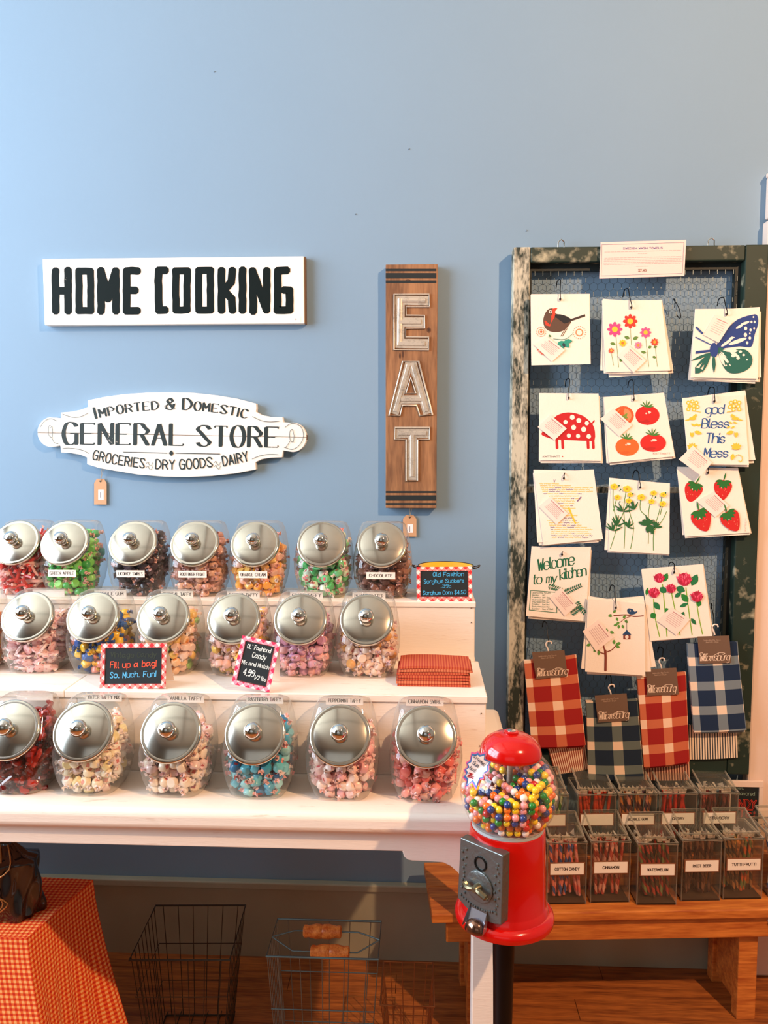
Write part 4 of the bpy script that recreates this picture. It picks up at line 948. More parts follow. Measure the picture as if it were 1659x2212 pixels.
# ================= hanging kitchen towels =================
O3=(1080,1360,2.865)
redpl=plaid('red_buffalo_check',(160,24,20),(250,214,184),1.9,3.6,.36,mid=(206,110,74),ou=.12,ov=.5)
navpl=plaid('navy_buffalo_check',(18,42,74),(246,222,198),1.9,3.6,.36,mid=(120,134,144),ou=.12,ov=.3)
navpl2=plaid('dark_navy_buffalo_check',(14,34,54),(236,206,176),1.9,3.3,.36,mid=(96,106,100),ou=.12,ov=.75)
redst=stripes('red_ticking_stripe',(240,206,176),(150,64,44),17,.48); navst=stripes('navy_ticking_stripe',(240,218,190),(50,56,66),19,.42); brst=stripes('brown_ticking_stripe',(214,160,130),(100,44,36),17,.55)
hdr=mat('brown_header_card',(112,86,68),.7); plas=mat('clear_white_hook',(240,222,206),.3)
def towel(quad,card,hk,stq,pm_,sm,label,y=-.088,st2=None):
    o,sf=cloth(quad,O3,y,None,None,'checked_towel',curl=.004,th=.012,m=pm_,bow=.006)
    root=empty('kitchen_towel_set',crop(*O3,y)(*quad[0]),label,'towel','hanging kitchen towels')
    def own(ob): ob.parent=root; ob.matrix_parent_inverse=Matrix.Translation(-Vector(root.location))
    own(o)
    b_,_s=cloth([(quad[0][0]-3,quad[0][1]-6),(quad[1][0]+3,quad[1][1]-4),(quad[2][0]-8,quad[2][1]+14),(quad[3][0]+4,quad[3][1]+10)],O3,y+.013,None,None,'folded_layer',curl=.002,th=.006,m=pm_,bow=.004); own(b_)
    if stq: s_,_s=cloth(stq,O3,y+.020,None,None,'striped_towel',curl=.002,th=.006,m=sm,bow=.004); own(s_)
    P=[(lambda w:(w[0],w[1]-.010,w[2]))(crop(*O3,y)(*p)) for p in card]
    q=MB(); q.add(P+[(p[0],p[1]+.001,p[2]) for p in P],[(0,1,2,3),(7,6,5,4),(0,4,5,1),(1,5,6,2),(2,6,7,3),(3,7,4,0)],hdr); k_=q.build('header_card'); own(k_)
    A,B,Cc,D=card; an=-math.atan2(B[1]-A[1],B[0]-A[0]); c=Canvas(lambda x,yy,l:(lambda w:(w[0],y-.0104-l,w[2]))(W(O3[0]+x/O3[2],O3[1]+yy/O3[2],y-.0104)))
    wx=math.hypot(B[0]-A[0],B[1]-A[1]); lx=D[0]+6;ly=D[1]-12
    CR=(240,214,190)
    c.text('Williamsburg',D[0]+8,D[1]-10,46,CR,sw=.095,width=wx*.94,rot=an,slant=.35,thin=.45,gap=.12,k=4)
    c.stroke(catmull([(D[0]+14,D[1]-40),(D[0]+8,D[1]-56),(D[0]+24,D[1]-62),(D[0]+34,D[1]-44)]),3,CR,joins=False)
    c.stroke(catmull([(D[0]+95,D[1]-44),(D[0]+130,D[1]-62),(D[0]+165,D[1]-58),(D[0]+150,D[1]-50)]),3,CR,joins=False)
    cx_=(A[0]+B[0])/2; c.text('Celebrating the Classic',cx_,A[1]+32,9,(190,160,136),sw=.14,width=wx*.56,rot=an,align='c',k=2); c.text('American Style',cx_,A[1]+44,9,(190,160,136),sw=.14,width=wx*.4,rot=an,align='c',k=2)
    k2=c.build('lettering',k_); k2.matrix_parent_inverse=Matrix.Identity(4)
    cf=crop(*O3,y-.006); P=[cf(hk[0],hk[1]+62),cf(hk[0]-6,hk[1]+40),cf(hk[0]-16,hk[1]+18),cf(hk[0]-6,hk[1]),cf(hk[0]+14,hk[1]),cf(hk[0]+20,hk[1]+14)]
    q=MB(); q.tube(catmull(P,4),.0020,8,plas); own(q.build('hanger_hook',smooth=True))
towel([(150,195),(470,160),(530,712),(197,725)],[(195,135),(395,122),(415,282),(222,300)],(300,74),[(290,715),(525,690),(545,862),(345,895)],redpl,redst,'red and cream checked towel set at the left, behind the gumball machine cap')
towel([(535,445),(850,432),(890,925),(548,925)],[(582,402),(778,388),(795,555),(603,568)],(688,342),None,navpl2,None,'dark navy and beige checked towel set hanging lowest of the four')
towel([(850,290),(1150,265),(1172,815),(890,848)],[(900,240),(1085,230),(1100,395),(905,402)],(1000,178),[(885,800),(1170,800),(1176,930),(890,930)],redpl,brst,'red and cream checked towel set between the two navy ones')
towel([(1160,90),(1468,78),(1522,618),(1200,632)],[(1215,38),(1410,32),(1425,200),(1228,205)],(1330,-30),[(1165,590),(1465,600),(1470,790),(1168,802)],navpl,navst,'navy and cream checked towel set with ticking towel, rightmost of the four')
for n_,(t_,h_) in enumerate((((285,-40),(300,80)),((685,290),(690,348)),((1010,120),(1002,184)))):
    hook(O3,t_,h_,-.084,('dark wire hook above the left red towel header','dark wire hook above the lowest navy towel header','dark wire hook above the middle red towel header')[n_])
# ================= chalk signs =================
chalk=mat('chalkboard_black',(16,26,28),.7,bump=.1,var=.2,vscale=20)
ging=plaid('red_gingham_paper',(214,34,44),(252,232,222),62,62,.5,kind='Object',rot=math.radians(45),mid=(236,140,130),rough=.6)
ging2=plaid('pink_gingham_paper',(216,40,86),(252,232,226),62,62,.5,kind='Object',rot=math.radians(45),mid=(240,150,170),rough=.6)
paperw=mat('sign_card_back',(244,224,208),.7)
def chalksign(center,w,h,lean,roll,yaw,label,texts,gm,leg=0,bw=.0105):
    """tent card; local x right, z up along the face, leaning back"""
    o=empty('chalkboard_sign',center,label,'sign','gingham framed chalkboard signs')
    o.rotation_euler=(0,roll,yaw)
    M=RX(-lean)
    # mesh faces built in x,y=local up so object-space check pattern lies in the face, then rotated by the part transform
    def part(name,q):
        ob=q.build(name,o); ob.rotation_euler=(math.pi/2-lean,0,0); return ob
    q=MB(); t=.0025
    for a in ((-w/2,w/2,0,bw),(-w/2,w/2,h-bw,h),(-w/2,-w/2+bw,bw,h-bw),(w/2-bw,w/2,bw,h-bw)): q.box(a[0],a[1],a[2],a[3],-t,0,gm)
    part('gingham_border',q)
    part('board',MB().box(-w/2+bw,w/2-bw,bw,h-bw,-t,-.0008,chalk))
    q=MB(); d=.0014
    for a in ((-w/2+bw-d,w/2-bw+d,bw-d,bw),(-w/2+bw-d,w/2-bw+d,h-bw,h-bw+d),(-w/2+bw-d,-w/2+bw,bw,h-bw),(w/2-bw,w/2-bw+d,bw,h-bw)): q.box(a[0],a[1],a[2],a[3],0,.0004,mat('dark_red_line',(120,40,40),.6))
    part('inner_line',q)
    c=Canvas(lambda x,y,l:(x,y,-.0006+l),True)
    for t_,x,y,hh,col,wd,rt_ in texts: c.text(t_,x,y,hh,col,sw=.15,width=wd,align='c',jit=.06,slant=.08,k=2,rot=rt_)
    ob=c.build('chalk_lettering',o); ob.rotation_euler=(math.pi/2-lean,0,0)
    # rear leg of the tent
    H_=h*math.cos(lean); D_=h*math.sin(lean); q=MB()
    e=D_+h*(.45+leg); q.add([(-w/2,D_,H_),(w/2,D_,H_),(w/2,e,0),(-w/2,e,0),(-w/2,D_+.0015,H_-.001),(w/2,D_+.0015,H_-.001),(w/2,e-.0015,.0),(-w/2,e-.0015,.0)],[(0,1,2,3),(7,6,5,4),(0,4,5,1),(2,6,7,3)],paperw)
    q.build('back_leg',o); return o
BLU=(64,170,220);WHT=(226,232,226);ORG=(240,84,50)
p=WZ(286,1488,S1)
chalksign((p[0],p[1],S1+.0005),.1435,.0960,math.radians(12),math.radians(-1.2),0,'landscape red gingham chalkboard sign reading Fill up a bag, before the blue and yellow jar',
 [('Vintage Candy',0,.0665,.0105,(44,52,34),.100,.0),('Fill up a bag!',0,.0455,.0125,ORG,.100,.03),('So. Much. Fun!',0,.0240,.0115,(90,180,226),.100,.02)],ging)
p=WZ(548,1497,S1)
o_=chalksign((p[0]-.008,p[1]+.003,S1+.0095),.084,.104,math.radians(14),math.radians(10),math.radians(-6),'tilted portrait pink gingham chalkboard sign on the middle step edge',
 [("OL' Fashiond",0,.080,.0085,WHT,.052,0),('Candy',.004,.0635,.0105,WHT,.030,0),('Mix and Match',0,.046,.0082,WHT,.060,0),('4.99',-.010,.024,.0125,WHT,.024,0),('1/2 lbs',.016,.020,.0085,WHT,.026,0)],ging2,leg=.1)
# the second sign rests on the step with its low corner
p=WZ(962,1312,S2)
chalksign((p[0],-.428,S2+.0005),.1335,.0815,math.radians(9),math.radians(-.6),0,'landscape red gingham chalkboard sign leaning before the yellow bucket',
 [('Old Fashion',.010,.0590,.0095,BLU,.074,.02),('Sorghum Suckers',-.001,.0430,.0090,BLU,.096,.02),('.39¢'.replace('¢','c'),.004,.0315,.0075,BLU,.024,0),('Sorghum Corn $4.50',.000,.0155,.0088,BLU,.103,.02)],ging)
# ================= yellow bucket =================
yel=mat('yellow_enamel',(244,196,26),.25,coat=.6); blkrim=mat('dark_enamel_rim',(60,44,26),.3,.3)
bx=W(963,1222,-.335); bk=empty('yellow_bucket',(bx[0],-.335,S2+.0005),'round yellow enamel bucket with side handles behind the sorghum sign','bucket')
hb=bx[2]-S2
MB().lathe([(.048,0),(.050,.002),(.0665,hb-.002),(.0690,hb),(.0655,hb-.001),(.0480,.004),(.0001,.004)],48,yel,cap=False).lathe([(.048,0),(.0001,0)],48,yel,cap=False).build('bucket_body',bk,smooth=True,angle=60)
q=MB(); q.tube([(.0692*math.cos(a),.0692*math.sin(a),hb) for a in [i*2*math.pi/40 for i in range(40)]],.0014,6,blkrim,closed=True); q.build('rim',bk,smooth=True)
for sg in (-1,1):
    q=MB(); P=[(sg*.066,-.014,hb-.006),(sg*.080,-.012,hb-.002),(sg*.085,0,hb+.001),(sg*.080,.012,hb-.002),(sg*.066,.014,hb-.006)]; q.tube(catmull(P,4),.0016,6,blkrim); q.build('ear_handle',bk,smooth=True)
q=MB(); q.tube([(.010,-.072,hb-.018),(.048,-.060,hb+.004),(.060,-.030,hb+.004)],.0022,8,mat('white_sucker_stick',(250,240,230),.4)); tag(q.build('sucker_stick',loc=(bx[0],-.335,S2),smooth=True),'white paper sucker stick poking over the bucket rim','stick')
# ================= napkins =================
napm=stripes('rust_gingham_stripe',(196,96,56),(172,56,34),26,.5); napp=plaid('rust_check',(150,44,28),(206,120,80),26,8,.5,mid=(180,80,50))
pn=WZ(938,1487,S1); z=S1+.0004
for i in range(7):
    q=MB(); w=.158+random.uniform(-.004,.003); d=.100; th=.0056; n=8; vs=[];fs=[];uv=[]
    dx=random.uniform(-.004,.004)
    for s_ in (0,1):
        for j in range(n+1):
            for k in range(n+1):
                u,v=k/n,j/n; x=-w/2+w*u; y=-d/2+d*v; zz=s_*th*(1-.35*(abs(2*u-1)**6)) + .0012*math.sin(u*5+i)*(i/7)
                vs.append((x,y,zz)); uv.append((u,v))
    m_=n+1; A=m_*m_
    for j in range(n):
        for k in range(n):
            a=j*m_+k; fs.append((a,a+m_,a+m_+1,a+1)); fs.append((a+A,a+1+A,a+m_+1+A,a+m_+A))
    ed=[k for k in range(m_)]+[m_*k+n for k in range(1,m_)]+[m_*n+k for k in range(n-1,-1,-1)]+[m_*k for k in range(n-1,0,-1)]
    for a,b in zip(ed,ed[1:]+ed[:1]): fs.append((a,b,b+A,a+A))
    q.add(vs,fs,napm if i in(6,3) else (napp if i%2 else napm),uv=uv)
    o=q.build('folded_napkin',smooth=True,angle=60,loc=(pn[0]+dx,pn[1]+d/2+.010+random.uniform(-.002,.002),z)); o.rotation_euler=(0,0,random.uniform(-.03,.03))
    tag(o,'top rust and tan striped folded napkin beside the last middle-row jar' if i==6 else 'folded rust napkin, %s from the bottom of the stack'%('first','second','third','fourth','fifth','sixth')[i],'napkin','folded rust napkins'); z+=th+.0008

# ================= gumball machine =================
redp=mat('glossy_red_paint',(192,10,5),.16,coat=.5); redb=redp
GX,GY=.1475,-1.0; GZ=.727
gm=empty('gumball_machine',(GX,GY,0),'red gumball machine with glass globe on a black pedestal','gumball machine')
LE=T(0,0,GZ)@RY(math.radians(1.5))@T(0,0,-GZ)
MB().lathe([(.078,GZ),(.0855,GZ+.003),(.0868,GZ+.010),(.0850,GZ+.017),(.079,GZ+.022),(.0765,GZ+.023),(.0750,GZ+.029),(.0725,GZ+.033),(.071,GZ+.036),(.0685,GZ+.10),(.0655,GZ+.163),(.0645,GZ+.168),(.060,GZ+.169)],64,redp,LE).build('red_base',gm,smooth=True,angle=50)
greyc=mat('grey_collar',(176,180,178),.3,.3)
MB().lathe([(.0605,GZ+.166),(.0625,GZ+.169),(.0615,GZ+.173),(.056,GZ+.174)],48,greyc,LE).build('collar',gm,smooth=True)
gl=thin_glass('globe_glass',(.98,.98,.97),.01,1.5,.10,(220,214,204))
zc=.958; R=.0845
gp=[(.056,GZ+.1745),(.0555,.906)]
a0=math.asin(.058/R)
for k in range(15):
    a=-math.pi/2+a0*1.0+(math.pi-a0-.66)*k/14
    gp.append((R*math.cos(a),zc+R*.98*math.sin(a)))
gp[1]=(.0555,gp[2][1]-.003)
MB().lathe(gp,56,gl,LE,cap=False).build('glass_globe',gm,smooth=True,angle=180)
zt=gp[-1][1]
capp=[(.0520,zt-.001),(.0535,zt+.001),(.0530,zt+.006),(.0500,zt+.017),(.0420,zt+.027),(.030,zt+.034),(.016,zt+.037),(.0125,zt+.0375),(.0125,zt+.041),(.0105,zt+.042),(.0080,zt+.042)]
cp=MB().lathe(capp,56,redp,LE).build('red_cap',gm,smooth=True,angle=50)
MB().lathe([(.0078,zt+.0405),(.0078,zt+.0425),(.0066,zt+.0432)],20,chromeb,LE).build('lock',cp,smooth=True)
MB().lathe([(.005,GZ+.17),(.005,zt)],12,galv,LE).build('centre_rod',gm,smooth=True)
blkp=mat('black_gloss_paint',(4,5,6),.35,spec=.25)
MB().lathe([(.13,0),(.132,.012),(.10,.03),(.03,.05),(.016,.07),(.0145,.34),(.0185,.35),(.0185,.356),(.0145,.362),(.0155,.42),(.0180,.62),(.0190,.66),(.0195,GZ-.004),(.045,GZ-.003),(.045,GZ)],32,blkp).build('pedestal_pole',gm,smooth=True,angle=40)
# coin plate
ph=math.radians(-40)   # turned to the left of straight-ahead
MP=LE@RZ(ph)@T(0,-.0690,GZ)   # local: -y out of the plate
cast=mat('cast_pot_metal',(116,122,120),.36,.8,bump=.9,bscale=90)
pl=MB(); pts=[(-.0455,.050),(-.030,.041),(-.012,.035),(.012,.033),(.030,.035),(.0455,.040),(.0440,.158),(-.0440,.158)]
pl.prism(pts,-.008,.012,cast,MP); plo=pl.build('coin_plate',gm,bevel=.0015)
q=MB()
for k in range(26):
    side=-1 if k%2 else 1; z_=.055+.0035*k; q.ball((side*(.034+.004*math.sin(k*1.7)),-.0085,z_),.0026,cast,6,MP,1)
for k in range(14): q.ball((-.033+.005*k,-.0085,.056-.007*math.sin(k*math.pi/13)),.0022,cast,6,MP)
tag(q.build('cast_ornament',plo,smooth=True),kind='stuff')
MB().lathe([(.0125,.006),(.0125,.010),(.0100,.010),(.0095,.0065),(.0001,.0065)],24,mat('dark_slot_metal',(30,34,34),.4,.7),MP@T(0,0,.128)@RX(math.pi/2),cap=False).build('coin_slot',plo,smooth=True)
MB().lathe([(.0270,.007),(.0270,.0105),(.0245,.0115),(.0001,.0115)],32,cast,MP@T(0,0,.088)@RX(math.pi/2),cap=False).build('dial_plate',plo,smooth=True)
brass=mat('worn_brass',(120,112,88),.3,.85)
q=MB(); q.lathe([(.0075,.010),(.0070,.022),(.004,.026),(.0001,.0265)],20,brass,MP@T(0,0,.088)@RX(math.pi/2),cap=False)
q.tube(catmull([(-.024,-.020,.093),(-.015,-.021,.086),(0,-.022,.089),(.015,-.021,.084),(.025,-.020,.080)],4),[.003]+[.0055]*5+[.004]*3+[.004]+[.0055]*5+[.003]*2,8,brass,MP)
q.build('turn_handle',gm,smooth=True)
silv=mat('chute_chrome',(190,196,210),.18,.9)
q=MB(); P0=[(-.017,-.006,.052),(.017,-.006,.052),(.0205,-.016,.020),(-.0205,-.016,.020)]
q.add(P0+[(x,y+.002,z) for x,y,z in P0],[(0,1,2,3),(7,6,5,4),(0,4,5,1),(1,5,6,2),(2,6,7,3),(3,7,4,0)],silv,MP)
for sg in (-1,1): q.add([(sg*.017,-.006,.052),(sg*.0205,-.016,.020),(sg*.0215,-.027,.017),(sg*.0180,-.012,.048)],[(0,1,2,3)],silv,MP)
cu=q.build('prize_chute',gm)
q=MB(); fl2=[]; 
for i in range(9):
    for j in range(7):
        a=math.pi*i/8; b=math.pi/2*j/6; fl2.append((.019*math.cos(a),-.018-.014*math.sin(b)*math.sin(a)*1.0,.015+.020*math.sin(a)*(math.cos(b))))
fs=[(i*7+j,i*7+j+1,(i+1)*7+j+1,(i+1)*7+j) for i in range(8) for j in range(6)]
q.add(fl2,fs,mat('dark_chrome_flap',(150,110,90),.12,.95),MP); q.build('chute_flap',cu,smooth=True)
# gumballs 
gr=.0066; rnd=random.Random(5)
GC={'yellow':(246,206,30),'green':(20,130,40),'orange':(240,116,28),'blue':(24,60,130),'red':(196,24,20),'pink':(242,160,160),'white':(250,232,222)}
names=['yellow']*5+['green']*4+['orange']*4+['blue']*3+['red']*2+['pink']*3+['white']*3
def hr(z): # inner radius of the globe at height z
    if z<gp[1][1]+.004: return .0545
    t=(z-zc)/(R*.98); return R*math.sqrt(max(0,1-t*t))
pts=[]; z=GZ+.176+gr; k=0; sp=gr*2.02
while z<1.03:
    y=-.09+(k%2)*sp*.577; r=0
    while y<.09:
        x=-.09+((r+k)%2)*sp/2
        while x<.09:
            rr=math.hypot(x,y)
            if rr+gr<hr(z)-.0005 and rr>.005+gr and z<.988+.22*x+.25*y+.006*math.sin(40*x):
                shell=(rr+gr>hr(z)-sp*1.05) or z>.988+.22*x+.25*y+.006*math.sin(40*x)-sp
                if shell or z<GZ+.2: pts.append((x+rnd.uniform(-.0003,.0003),y+rnd.uniform(-.0003,.0003),z))
            x+=sp
        y+=sp*.866; r+=1
    z+=sp*.8165; k+=1
pts.sort(key=lambda p:(p[1]-.25*(p[2]-.95)))
gme={n:None for n in GC}; 
for n,cc in GC.items():
    gme[n]=MB().ball((0,0,0),gr,mat('gumball_'+n,cc,.22,coat=.5),14).mesh('gumball',True,180)
rest=MB()
for i,p in enumerate(pts):
    n=rnd.choice(names); P=LE@Vector(p)
    if i<300:
        o=bpy.data.objects.new('gumball',gme[n]); COL.objects.link(o); o.location=(GX+P.x,GY+P.y,P.z)
        tag(o,f'{n} gumball inside the glass globe','gumball',f'{n} gumballs in the globe')
    else: rest.ball(tuple(P),gr,mat('gumball_'+n,GC[n],.22),8)
if rest.v: tag(rest.build('gumball_pile',loc=(GX,GY,0),smooth=True,angle=180),'mixed gumballs at the back of the glass globe','gumballs',kind='stuff')
# starburst sticker sign
cs=crop(940,1520,4.097,GY-.079)
st=empty('starburst_sign',cs(375,590),'pink and blue starburst card reading Gum Balls 25 cents on the globe','sign')
poly=[(320,425),(352,435),(378,418),(400,440),(452,425),(445,478),(508,500),(478,545),(480,595),(430,625),(432,668),(398,672),(362,765),(325,700),(262,750),(272,690),(240,655),(268,620),(250,585),(285,560),(270,520),(305,500)]
cx0,cy0=372,585
def bend(x,y,l=0):
    w=cs(x,y,0); dx=w[0]-GX; r_=.0868
    yy=GY-math.sqrt(max(r_*r_-dx*dx-(w[2]-zc)**2*.9,.0008))-.001
    return W(940+x/4.097,1520+y/4.097,yy-l)
def bq(name,pl,colm,l):
    q=MB(); ctr=bend(cx0,cy0,l); P=[bend(*p,l) for p in pl]; q.add([ctr]+P+[(p[0],p[1]+.0006,p[2]) for p in [ctr]+P],[(0,i+1,(i+1)%len(P)+1) for i in range(len(P))]+[(0+len(P)+1,(i+1)%len(P)+2+len(P),i+2+len(P)) for i in range(len(P))],colm); return q.build(name,st)
for ob in (bq('pink_edge',poly,flat((236,110,170)),0),bq('blue_band',[(cx0+(x-cx0)*.9,cy0+(y-cy0)*.9) for x,y in poly],flat((70,130,200)),.0008),bq('white_face',[(cx0+(x-cx0)*.78,cy0+(y-cy0)*.78) for x,y in poly],flat((246,236,236)),.0016)): loc2(ob)
c=Canvas(lambda x,y,l:bend(x,y,.0026+l))
c.text('Unflavored'.replace('Unflavored','OLD FASHIONED'),338,470,22,(40,44,60),sw=.14,width=130,rot=-.75,k=2,jit=.05); c.text('Gum',330,532,34,(40,44,60),sw=.13,width=58,rot=-.65,k=3); c.text('Balls',302,578,30,(40,44,60),sw=.13,width=76,rot=-.55,k=3)
c.text('.25c',282,642,38,(170,24,40),sw=.16,width=58,rot=-.45,k=3); c.text('25',284,643,38,(170,24,40),sw=.16,width=36,rot=-.45,k=3)
loc2(c.build('lettering',st))

# ================= bench =================
benchw=wood('orange_pine',(170,84,32),(222,136,60),(1.2,12,12),.42)
BA=math.radians(4.2); bo=empty('wooden_bench',(.62,-.17,0),'low orange pine bench holding the rows of clear candy boxes','bench',rz=BA)
BZ=.335
def bp(name,*a,M=None,bev=.003):
    q=MB(); q.box(*a,benchw); 
    if M is not None: q.v=[tuple(M@Vector(v)) for v in q.v]
    return q.build(name,bo,bevel=bev)
bp('seat_board',-.60,.56,-.122,.015,BZ-.024,BZ); bp('seat_board',-.60,.56,.017,.150,BZ-.024,BZ)
bp('apron_board',-.56,.545,-.104,-.086,BZ-.088,BZ-.0245); bp('apron_board',-.56,.545,.112,.130,BZ-.088,BZ-.0245)
for sx in (-1,1):
    for sy,y0 in ((-1,-.083),(1,.075)):
        M=T(sx*.30+.02,y0,0)@RX(0)
        q=MB(); lx=-.50 if sx<0 else .232
        top=(lx,BZ-.026); q.prism([(lx-.004,0),(lx+.056,0),(lx+.046,BZ-.026),(lx+.0,BZ-.026)],y0-.0,y0+.034,benchw) if 0 else q.box(lx,lx+.052,y0,y0+.034,0,BZ-.026,benchw)
        q.build('leg',bo,bevel=.003)
    lx=-.50 if sx<0 else .232
    MB().box(lx+.010,lx+.040,-.048,.074,.03,BZ-.026,benchw).build('end_board',bo,bevel=.002)
q=MB(); q.lathe([(.010,0),(.009,.004),(.004,.007),(.0001,.0075)],16,chromeb,T(.305,-.104,BZ-.045)@RX(math.pi/2),cap=False); q.build('bolt_head',bo,smooth=True)
# ================= acrylic candy boxes =================
acr=thin_glass('clear_acrylic',(.97,.97,.94),.03,1.5,.16,(200,196,180)); acre=thin_glass('acrylic_edge',(.72,.72,.66),.08,1.9,.9,(224,212,194),1)
stkm={}
def stick_mat(a,b):
    k='striped_stick_%d_%d_%d'%a+'_%d'%b[0]
    if k in MC: return MC[k]
    m,nt,p=base(k,.25); v,s=coords(nt); at=math_(nt,'ARCTAN2',s.outputs[1],s.outputs[0])
    ph_=math_(nt,'FRACT',math_(nt,'ADD',math_(nt,'MULTIPLY',at,1/6.2832),math_(nt,'MULTIPLY',s.outputs[2],26)))
    nt.links.new(mixc(nt,math_(nt,'LESS_THAN',ph_,.5),lin(a),lin(b)),p.inputs['Base Color']); p.inputs['Coat Weight'].default_value=.6; return m
bw_,bd_,bh_=.104,.112,.168
def bin_meshes():
    q=MB(); t=.0025; x=bw_/2; y0,y1=-bd_/2,bd_/2
    q.box(-x,x,y0,y0+t,0,bh_,acr).box(-x,x,y1-t,y1,0,bh_+.02,acr).box(-x,-x+t,y0+t,y1-t,0,bh_,acr).box(x-t,x,y0+t,y1-t,0,bh_,acr)
    body=q.mesh('box_body'); q=MB()
    q.box(-x,x,y0,y1,0,.004,mat('shade_dark_box_base',(70,52,40),.3))  # dark colour paints in the blackish shadow at the box base
    e=.0016
    for sx in (-1,1):
        for yy in (y0,y1): q.tube([(sx*x,yy,0),(sx*x,yy,bh_)],e,5,acre)
    base_=q.mesh('box_base'); q=MB()
    # rim ledge and hinged sloping lid
    q.tube([(-x,y0,bh_),(x,y0,bh_),(x,y1,bh_),(-x,y1,bh_)],.0042,6,acre,closed=True)
    rim=q.mesh('box_rim'); q=MB(); xi=x-.006; L=[(-xi,y0+.010,bh_+.012),(xi,y0+.010,bh_+.012),(xi,y1-.012,bh_+.038),(-xi,y1-.012,bh_+.038)]
    q.add(L+[(p[0],p[1],p[2]-.003) for p in L],[(0,1,2,3),(7,6,5,4)],acr)
    q.add([(-xi,y0+.010,bh_+.002),(xi,y0+.010,bh_+.002),(xi,y0+.010,bh_+.012),(-xi,y0+.010,bh_+.012)],[(0,1,2,3)],acr)
    for sx in (-1,1): q.add([(sx*xi,y0+.010,bh_+.002),(sx*xi,y1-.012,bh_+.002),(sx*xi,y1-.012,bh_+.038),(sx*xi,y0+.010,bh_+.012)],[(0,1,2,3)],acr)
    for sx in (-1,1): q.tube([(sx*xi,y0+.008,bh_+.013),(sx*xi,y1-.010,bh_+.039)],.0028,6,acre)
    q.tube([(-xi,y1-.012,bh_+.039),(xi,y1-.012,bh_+.039)],.0038,8,acre); q.tube([(-xi,y0+.010,bh_+.012),(xi,y0+.010,bh_+.012)],.003,8,acre)
    return body,base_,rim,q.mesh('box_lid')
bm_=bin_meshes(); brl=mat('label_brown_edge',(130,76,44),.5)
cel=mat('crumpled_cellophane',(226,214,200),.12,coat=.5)
def sbin(px,pyb,y,zb,text,cols,desc,row,rz=None,n=13):
    xw=WZ(px,pyb,zb)[0] if y is None else W(px,pyb,y-bd_/2)[0]
    o=empty('candy_stick_box',(xw,y,zb),f'clear acrylic box of {desc}, {row}','box','acrylic candy stick boxes',BA+(rz or 0))
    for me,nm_ in zip(bm_,('box_body','box_base','box_rim','hinged_lid')): link(me,nm_,o)
    if text is not None:
        lz=.098; lb=MB().box(-.0475,.0475,-bd_/2-.002,-bd_/2-.0002,lz-.018,lz+.018,brl).build('label_holder',o,bevel=.0006)
        MB().box(-.0445,.0445,-bd_/2-.0028,-bd_/2-.002,lz-.015,lz+.015,cardm).build('label',lb)
        if text:
            c=Canvas(lambda x,z,l:(x,-bd_/2-.0029-l,lz+z),True); c.text(text,0,-.003,.0068,(60,40,34),sw=.24,width=min(.072,len(text)*.0054),align='c',k=2); c.build('lettering',lb)
    R_=random.Random(int(px)); ms=[]
    for a,b_ in cols:
        q=MB(); L=.150; q.tube([(0,0,-L/2),(0,0,0),(0,0,L/2)],.0046,7,stick_mat(a,b_))
        q.add([(-.006,0,L/2),(.006,0,L/2),(.008,.002,L/2+.012),(0,-.003,L/2+.008),(-.008,0,L/2+.013)],[(0,1,2,3),(0,3,4)],cel)
        ms.append(q.mesh('candy_stick',True,60))
    for i in range(n):
        u=(i+.5)/n if i<n else 0
        rowk=i%2; x=(-.040+.080*((i//2)+.5)/((n+1)//2)); yy=-.036+.018*rowk
        lean=R_.uniform(-.2,.2); ll=R_.uniform(-.05,.10)
        lim=.043-abs(.075*math.sin(lean)); x=max(-lim,min(lim,x))
        so=bpy.data.objects.new('candy_stick',ms[R_.randrange(len(ms))]); COL.objects.link(so)
        so.matrix_world=T(xw,y,zb)@RZ(BA+(rz or 0))@T(x,yy+.01*R_.random(),.006+.080)@RY(lean)@RX(ll*.5)
        tag(so,f'one of the {desc}, {row}','candy stick',f'candy sticks in the box of {desc}, {row}')
    q=MB(); 
    for i in range(10):
        x=-.038+.0085*i; q.add([(x+R_.uniform(-.006,.006),R_.uniform(-.03,.03),.160+R_.uniform(-.01,.012)) for _ in range(5)],[(0,1,2),(2,3,4),(0,2,4)],cel)
    tag(q.build('wrapper_ends',loc=(xw,y,zb)),f'clear wrapper ends over the {desc}, {row}','wrappers',kind='stuff')
PKs=(236,130,116)
Yf=-.178; Yb=-.062
RF='front row of boxes';RB='back row of boxes'
fr_=[(1220,'COTTON CANDY',[(PKs,(50,90,150)),((240,150,140),(236,110,100))],'pink and blue cotton candy sticks',0,-.008),
(1314,'CINNAMON',[((200,80,66),(240,170,150)),((180,56,44),(206,110,90)),((150,50,40),(220,150,130))],'red cinnamon sticks',0,-.004),
(1416,'WATERMELON',[((70,60,44),(170,60,50)),((150,50,44),(120,130,80)),((50,34,30),(120,54,46))],'red and green watermelon sticks',-.02,-.020),
(1510,'ROOT BEER',[((70,36,28),(120,80,60)),((54,28,24),(90,60,50))],'dark brown root beer sticks',0,-.004),
(1600,'TUTTI FRUTTI',[((200,90,44),(100,110,60)),((210,140,60),(160,60,50)),((80,90,60),(200,150,80)),((60,50,40),(150,100,60))],'multicoloured tutti frutti sticks',0,.0),
(1697,'',[((40,80,150),(230,220,210))],'blue and white sticks',0,.010)]
for px,t,cols,d,rz,dy in fr_: sbin(px,1940,Yf+dy-.010+(px-1400)*.00010,BZ+.0008,t,cols,d,RF,rz)
